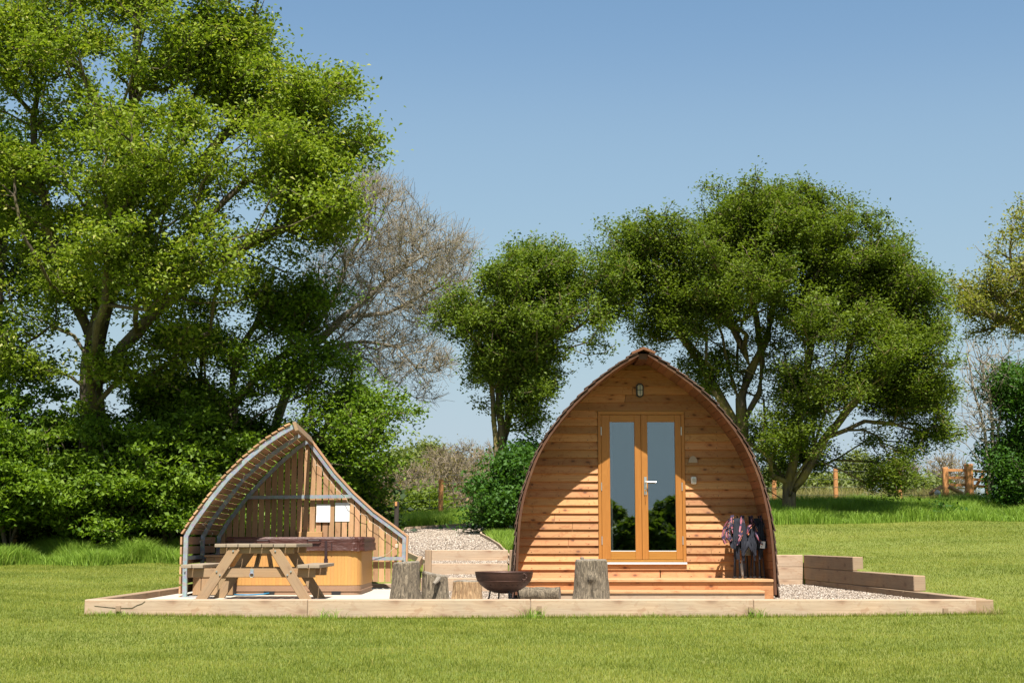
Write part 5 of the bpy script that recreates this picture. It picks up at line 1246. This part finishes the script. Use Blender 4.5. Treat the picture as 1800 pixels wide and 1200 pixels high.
plant('bare_shrub', 'leafless upright shrub of pale twigs left of the dark bush', 'shrub', b, [[b] + pl(32, (1735, 800), (1722, 720), (1706, 650), (1700, 620)), [tuple(b)] + pl(32, (1745, 780), (1740, 700), (1728, 640), (1718, 605)), [tuple(b)] + pl(32, (1755, 760), (1760, 680), (1762, 630)), pl(32, (1738, 830), (1718, 805), (1698, 780))],
      [(1712, 650, 32, 20, 45, .5), (1740, 660, 32, 30, 55, .7), (1725, 740, 32, 25, 50, .6), (1768, 640, 32, 20, 35, .5)], 130, 0, .1, .05, M['bud'], M['twig'], rbase=.05, rtip=.006, seed=55, thr=-1, twigs=330, puff=None)
# ---------------------------------------------------------------- far woodland and bushes
WG = 'bare brown trees of the distant wood'
def far_tree(px, Y, rx, rz, pyc, lab, bmat, lmat, natt, per, twigs, ls=.35, seed=0, grp=None, name='distant_tree', rt=.012, cr=.5):
    x = P(px, 900, Y).x; b = (x, Y, T(x, Y))
    return plant(name, lab, 'tree', b, [[b] + pl(Y, (px, pyc + rz * .55), (px, pyc))], [(px, pyc, Y, rx, rz, rx * Y / F), (px, pyc + rz * .5, Y, rx * .9, rz * .6, rx * Y / F)], natt, per, cr, ls, lmat, bmat, rbase=.18, rtip=rt, seed=seed, thr=-1, twigs=twigs, group=grp, bf=.3, puff=None)
wood_spec = [(700, 845, 42, 50, 95, 'green'), (748, 835, 40, 55, 105, 'green'), (725, 870, 45, 55, 92, 'bare'), (775, 838, 42, 55, 98, 'bare'), (820, 838, 42, 60, 96, 'bare'), (862, 840, 40, 60, 100, 'bare'), (800, 855, 50, 55, 90, 'bare'), (665, 865, 45, 50, 92, 'bare'), (745, 890, 50, 45, 86, 'bare'), (850, 880, 50, 50, 86, 'bare'), (620, 860, 40, 50, 95, 'bare'), (905, 865, 40, 50, 98, 'bare')]
wl = ['pale green distant tree at the left end of the wood', 'rounded green distant tree behind the wire fence', 'low brown leafless thicket tree left of the wire post', 'brown leafless tree above the wire post', 'tallest brown leafless tree left of the narrow tree', 'brown leafless tree half behind the narrow tree', 'wide brown leafless tree between wire post and narrow tree', 'brown leafless tree beside the shelter end', 'low brown scrub tree at the foot of the wire post', 'low brown scrub tree behind the pole with a flat top', 'brown leafless tree behind the shelter apex side', 'brown leafless tree behind the ivy bush']
for i, (px, py, rx, rz, Y, kd) in enumerate(wood_spec):
    if kd == 'bare': far_tree(px, Y, rx, rz, py, wl[i], M['twigFar'], M['bud'], 650, 7, 4200, .12, 60 + i, WG, 'bare_distant_tree', .011)
    else: far_tree(px, Y, rx, rz, py, wl[i], M['bark'], M['leafFarHaze'], 300, 60, 0, .32, 60 + i, 'green trees of the distant wood', 'distant_tree')
far_tree(745, 78, 30, 22, 893, 'dark evergreen bush low in front of the distant wood', M['bark'], M['leafE'], 150, 60, 0, .25, 81, None, 'distant_shrub')
far_tree(1508, 62, 19, 30, 828, 'small grey-green round tree beyond the wire fence', M['bark'], M['leafFarHaze'], 150, 45, 200, .16, 82, None, 'distant_tree', .01, .25)
far_tree(1448, 60, 32, 20, 860, 'low olive bush beyond the fence right of the leaning trunks', M['bark'], M['leafFarHaze'], 180, 60, 0, .22, 83, 'bushes beyond the wire fence', 'distant_shrub', .01, .3)
far_tree(1372, 66, 30, 35, 850, 'hazy olive bush seen past the right edge of the pod', M['bark'], M['leafFarHaze'], 150, 50, 300, .22, 84, 'bushes beyond the wire fence', 'distant_shrub', .01, .35)
far_tree(1610, 60, 42, 20, 862, 'low yellow-green bush between fence post and gate', M['bark'], M['leafFarHaze'], 180, 50, 0, .22, 85, 'bushes beyond the wire fence', 'distant_shrub', .01, .3)
far_tree(1590, 66, 30, 35, 845, 'faint leafless bush behind the right fence post', M['twigFar'], M['bud'], 200, 3, 900, .1, 86, 'leafless bushes beyond the wire fence', 'bare_shrub', .010)
far_tree(1665, 68, 36, 40, 835, 'faint leafless bush behind the gate', M['twigFar'], M['bud'], 220, 3, 1000, .1, 87, 'leafless bushes beyond the wire fence', 'bare_shrub', .010)
# reflected behind the camera
for i, (x, Y, h) in enumerate(((2.2, -34, 3.3), (4.6, -37, 4.1), (6.7, -35, 3.2), (8.8, -38, 4.3), (11.5, -36, 3.6), (-.8, -36, 3.6), (14.5, -36, 4.0))):
    b = (x, Y, -1.3)
    root = thing('reflected_tree', ['round', 'tall', 'low', 'broad', 'narrow', 'bushy', 'wide'][i] + ' tree across the lawn seen only reflected in the door glass', 'tree', b, 'trees reflected in the door glass')
    rgx = np.random.default_rng(90 + i); m_ = 5000; d = rgx.normal(size=(m_, 3)); d /= np.linalg.norm(d, axis=1, keepdims=True)
    cen = np.array([x, Y, h / 2 - 1.3]) + d * np.array([1.9, 1.4, h / 2 + .1]) * rgx.uniform(.3, 1, m_)[:, None]
    leaf_mesh('crown', cen, .5, M['leafD'], root, rgx, rgx.uniform(0, 1, m_))
    mb = MB(); mb.tube([(x, Y, -1.4), (x, Y, h / 2)], [.2, .1], 8); mb.build('trunk', M['bark'], root)
# ---------------------------------------------------------------- fences, posts, gate
def fpost(px, py_top, Y, r=.05, mat='post', root=None, z0=None):
    t_ = P(px, py_top, Y); zb_ = T(t_.x, Y) - .1
    mb = MB(); mb.tube([(t_.x, Y, zb_), (t_.x, Y, (zb_ + t_.z) / 2), (t_.x + .008, Y, t_.z)], r, 10); return mb
wf = thing('wire_fence', 'tall wire fence on round orange timber posts along the top of the bank', 'fence', (0, 37, 1.3))
YF = 36.5
for px, py in ((560, 850), (668, 846), (775, 842), (1360, 834), (1468, 823), (1580, 822)):
    fpost(px, py, YF, .065 if px < 1000 else .06).build('post', M['post'], wf)
mb = MB()
for k in range(6):
    za = 1.62 + k * .19
    pts = []
    for x in np.arange(-6, 11.2, .6): pts.append((x, YF - .06, max(T(x, YF), 1.0) + .12 + k * .2))
    mb.tube(pts, .0045, 4, cap=False)
for x in np.arange(-6, 10.8, .3):
    z0 = max(T(x, YF), 1.0); mb.tube([(x, YF - .06, z0 + .1), (x, YF - .06, z0 + 1.12)], .003, 3, cap=False)
mb.build('wire_mesh', M['wire'], wf)
mb = fpost(697, 881, 27.5, .045, 'darkpost'); o = mb.build('marker_post', M['darkpost']); tag(o, 'dark weathered post standing alone right of the shelter', 'post')
a = P(697, 884, 27.45); mb = MB(); mb.box(a.x - .028, a.x + .012, 27.43, 27.46, a.z - .05, a.z + .03); mb.build('post_cap', M['post'], o)
c = P(822, 862, 38); mb = MB(); mb.tube([(c.x, 38, T(c.x, 38) - .1), (c.x, 38, c.z)], .05, 8); o = mb.build('pole', M['sleeper_old']); tag(o, 'thin grey pole with a flat tilted top beyond the wire fence', 'pole')
mb = MB(); mb.bar((c.x - .2, 38, c.z - .02), (c.x + .28, 38, c.z + .05), .05, .3); mb.build('pole_top', M['darkpost'], o)
# gate
YG = 37.5; gt = thing('timber_gate', 'orange timber gate with stout posts and rails at the top right', 'gate', (P(1680, 860, YG).x, YG, 1.4))
def gp(px, py): return P(px, py, YG)
for px, pt_, rw in ((1661, 821, .14), (1702, 815, .19)):
    a = gp(px, pt_); mb = MB(); mb.box(a.x - rw / 2, a.x + rw / 2, YG - rw / 2, YG + rw / 2, T(a.x, YG) - .2, a.z); mb.build('gate_post', M['post'], gt, bevel=.015)
for py in (826, 839, 852):
    a = gp(1666, py); b = gp(1697, py); mb = MB(); mb.bar(a, b, .07, .04); mb.build('rail', M['post'], gt)
for (xa, ya, xb, yb) in ((1706, 827, 1745, 829), (1706, 842, 1748, 844), (1706, 853, 1748, 856), (1713, 860, 1731, 832)):
    mb = MB(); mb.bar(gp(xa, ya) + Vector((0, .06 if xa == 1713 else 0, 0)), gp(xb, yb) + Vector((0, .06 if xa == 1713 else 0, 0)), .07, .035); mb.build('rail', M['post'], gt)
a = gp(1735, 845); mb = MB(); mb.box(a.x - .06, a.x + .06, YG - .07, YG + .03, T(a.x, YG) - .1, a.z + .1); mb.build('gate_post', M['post'], gt)
for (xa, ya, xb, yb, l) in ((1634, 868, 1655, 855, 'pale peeled pole sloping up to the left side of the gate post'), (1668, 855, 1692, 867, 'pale peeled pole sloping down under the gate rails')):
    mb = MB(); mb.tube([P(xa, ya, 36.9), P(xb, yb, 36.9)], .055, 10); o = mb.build('fence_strut', M['peeled'], smooth=True, loc=P(xa, ya, 36.9)); tag(o, l, 'pole', 'peeled struts by the gate')
c = P(1648, 866, 36.6); mb = MB(); mb.lathe([(.0, -.06), (.07, -.05), (.08, .01), (.05, .06), (.0, .08)], 9, tuple(c)); o = mb.build('white_stone', M['stone'], loc=c); tag(o, 'small white stone at the foot of the gate post', 'stone')
# timber rails seen through the hedge
rf = thing('rail_fence', 'dark post and rail fence glimpsed through the hedge left of the shelter', 'fence', (-8, 30.9, .3))
for py in (872, 893, 915):
    mb = MB(); mb.bar(P(-40, py, 30.9), P(330, py + 2, 30.9), .1, .03); mb.build('rail', M['table'], rf)
for px in (30, 130, 235, 320):
    a = P(px, 862, 30.95); mb = MB(); mb.box(a.x - .06, a.x + .06, 30.93, 31.05, .2, a.z); mb.build('post', M['table'], rf)
# ---------------------------------------------------------------- grass
def blades(name, x, y, z, h, w_, mat, label, lean=.35, tint=None, seg=1, kind='stuff', cat='grass'):
    n = len(x); rg = RG; a = rg.uniform(0, 6.283, n); hh = h * rg.uniform(.5, 1.3, n); ww = w_ * rg.uniform(.6, 1.3, n)
    dx, dy = np.cos(a), np.sin(a); la = rg.uniform(0, 6.283, n); ll = lean * hh * rg.uniform(0, 1, n) ** .7; lx, ly = np.cos(la) * ll, np.sin(la) * ll
    base = np.stack([x, y, z], -1); s = np.stack([dx * ww / 2, dy * ww / 2, 0 * ww], -1)
    if tint is None: tint = np.clip(rg.normal(.42, .2, n), 0, .86)
    if seg == 1:
        tip = base + np.stack([lx, ly, hh], -1); V_ = np.stack([base - s, base + s, tip], 1).reshape(-1, 3); k = 3; Ff = np.arange(n * 3).reshape(-1, 3)
    else:
        mid = base + np.stack([lx * .35, ly * .35, hh * .6], -1); tip = base + np.stack([lx * 1.2, ly * 1.2, hh * .97], -1)
        V_ = np.stack([base - s, base + s, mid + s * .7, mid - s * .7, tip], 1).reshape(-1, 3); i5 = np.arange(n) * 5; k = 5
        Ff = np.concatenate([np.stack([i5, i5 + 1, i5 + 2], -1), np.stack([i5, i5 + 2, i5 + 3], -1), np.stack([i5 + 3, i5 + 2, i5 + 4], -1)])
    o = npmesh(name, V_, Ff, mat, attr=np.repeat(tint, k)); return tag(o, label, cat, kind=kind)
def patch_tint(x, y, base=.40, sg=.14):
    t_ = np.sin(x * 1.3 + 2 * np.sin(y * .8)) * np.cos(y * 1.7 + np.sin(x * .9)) * .15 + np.sin(x * 4.1 + y * 2.7 + 2 * np.sin(y * 3.1 + x)) * .07 + np.sin(x * .37 + 1) * .05 + .07 * np.sign(np.sin(y * 2.6 + x * .12)) * (y > 13) + .09 * np.maximum(0, np.sin(x * 2.3 + 1.7 * np.sin(y * 2.1)) * np.sin(y * 2.9 + x) - .45) * 3
    return np.clip(base + t_ + RG.normal(0, sg, len(x)), 0, .9)
def wedge(n, y0, y1, pw=1.0):
    y = y0 + (y1 - y0) * RG.uniform(0, 1, n) ** pw; x = RG.uniform(-.40, .40, n) * y; return x, y
def lawn_mask(x, y):
    lE, rE = path_edges(y); k = ~in_bed(x, y)
    k &= ~((y > 21.3) & (y < 33) & (x > np.minimum(lE, -1.35) - .03) & (x < np.maximum(rE, 0) * (y < 24) + rE * (y >= 24) + .03))
    k &= ~((x > -4.95) & (x < 5.6) & (y > 16.38) & (y < 16.62)); k &= ~((x > -4.95) & (x < -4.6) & (y > 16.3) & (y < 22.1))
    k &= ~((x > wx(y) - .12) & (x < wx(y) + .10) & (y > 16.3) & (y < 24.8)); k &= ~((x > -.1) & (x < 3.6) & (y > 17) & (y < 24.2))
    return k
x, y = wedge(680000, 10.3, 31, 1.15); k = lawn_mask(x, y); x, y = x[k], y[k]
blades('lawn_grass', x, y, terr(x, y) - .004, .030, .0045 + .00019 * y, M['grassL'], 'short mown grass of the sloping lawn all round the bed', tint=patch_tint(x, y, .40, .22), lean=.55)
n = 16000; cxx, cyy = wedge(160, 10.5, 28); i = RG.integers(0, 160, n); x = cxx[i] + RG.normal(0, .09, n); y = cyy[i] + RG.normal(0, .12, n); k = lawn_mask(x, y); x, y = x[k], y[k]
blades('coarse_grass', x, y, terr(x, y) - .004, .050, .008, M['grassL'], 'scattered coarser tufts dotted through the mown lawn', tint=np.clip(RG.normal(.30, .25, len(x)), 0, 1), lean=.8)
# tall unmown strips
def strip(n, px0, px1, yf, depth):
    u = RG.uniform(px0, px1, n); y = yf(u) + RG.uniform(0, 1, n) * depth; x = (u - 900) / F * y / 1.01; return x, y
def clumpmod(x, y, h): return h * (1 + .3 * np.sin(x * 2.1 + 3 * np.sin(y * 1.1)) + .2 * np.sin(x * 5.3 + y * 3))
x, y = strip(60000, -60, 330, lambda u: 27.3 + .5 * np.sin(u * .03), 2.6)
blades('tall_grass', x, y, terr(x, y) - .02, clumpmod(x, y, .30), .014, M['grassT'], 'long unmown grass along the foot of the left hedge', seg=2, lean=.6, tint=np.clip(RG.normal(.45, .2, len(x)), 0, .9))
x, y = strip(90000, 1345, 1860, lambda u: 29.6 + .25 * np.sin(u * .02) - (u < 1480) * (1480 - u) * .006, 6.5)
blades('tall_grass', x, y, terr(x, y) - .02, clumpmod(x, y, .24), .014, M['grassT'], 'long bright green grass on the bank at the right', seg=2, lean=.6)
x, y = strip(26000, 640, 920, lambda u: 34.8 + 0 * u, 2.2)
blades('tall_grass', x, y, terr(x, y) - .02, .26, .014, M['grassT'], 'long grass below the wire fence between shelter and pod', seg=2, lean=.6, tint=np.clip(RG.normal(.6, .2, len(x)), 0, .9))
x, y = strip(16000, 1360, 1720, lambda u: 37.2 + 0 * u, 3.5)
blades('dry_grass', x, y, terr(x, y) - .02, .55, .014, M['grassDry'], 'dry straw-coloured grass beyond the wire fence', seg=2, lean=.5)
# grass at the pod's back-left corner
n = 7000; y = RG.uniform(23.6, 27.2, n); x = RG.uniform(-.45, .15, n); lE, rE = path_edges(y); k = x > rE + .05; x, y = x[k], y[k]
blades('tall_grass', x, y, terr(x, y) - .02, .20, .012, M['grassT'], 'rough grass between the path and the pod', seg=2, lean=.6)
# weeds against the sleepers
TGp = 'grass tufts against the front sleeper'
for i, (px, hgt, n, lab) in enumerate(((935, .13, 90, 'bushy grass tuft at the sleeper under the fire bowl'), (575, .12, 60, 'grass tuft at the sleeper under the picnic table'), (1330, .12, 70, 'grass tuft at the sleeper near the pod corner'), (1590, .10, 25, 'thin grass tuft near the right end of the sleeper'), (175, .09, 40, 'grass tuft at the left tip of the sleeper'), (1150, .08, 25, 'small grass tuft below the pod doors'), (215, .08, 30, 'grass tuft under the split in the sleeper'), (512, .07, 22, 'faint grass tuft left of the picnic table leg'), (1745, .12, 50, 'dry grass tuft at the right tip of the bed'), (1035, .07, 20, 'faint grass tuft below the big stump'))):
    c = P(px, 1080, 16.36); x = c.x + RG.normal(0, .07, n); y = 16.36 + RG.uniform(-.08, .03, n)
    o = blades('grass_tuft', x, y, terr(x, y) - .01, hgt, .007, M['grassDry'] if px == 1745 else M['grassT'], lab, lean=.9, seg=2, kind=None)
    o['group'] = TGp; o['category'] = 'grass tuft'
    if 'kind' in o: del o['kind']
n = 9000; x = RG.uniform(-4.95, 5.6, n); y = 16.41 - np.abs(RG.normal(0, .03, n)) 
blades('edge_grass', x, y, terr(x, y) - .01, .055, .007, M['grassL'], 'slightly longer uncut grass along the foot of the front sleeper', lean=.9)
# thistle
c = P(1655, 905, 30.6); rgx = np.random.default_rng(5); m_ = 160; cen = np.array([c.x, 30.4, T(c.x, 30.4) + .18]) + rgx.normal(size=(m_, 3)) * np.array([.22, .15, .11])
r_ = thing('wild_plant', 'low leafy weed growing in the bank grass below the gate', 'weed', (c.x, 30.4, T(c.x, 30.4))); leaf_mesh('leaves', cen, .12, M['leafIvy'], r_, rgx, rgx.uniform(0, 1, m_), up=.6)
mb = MB(); mb.tube([(c.x, 30.4, T(c.x, 30.4)), (c.x, 30.4, T(c.x, 30.4) + .3)], .01, 6); mb.build('stem', M['bark'], r_)
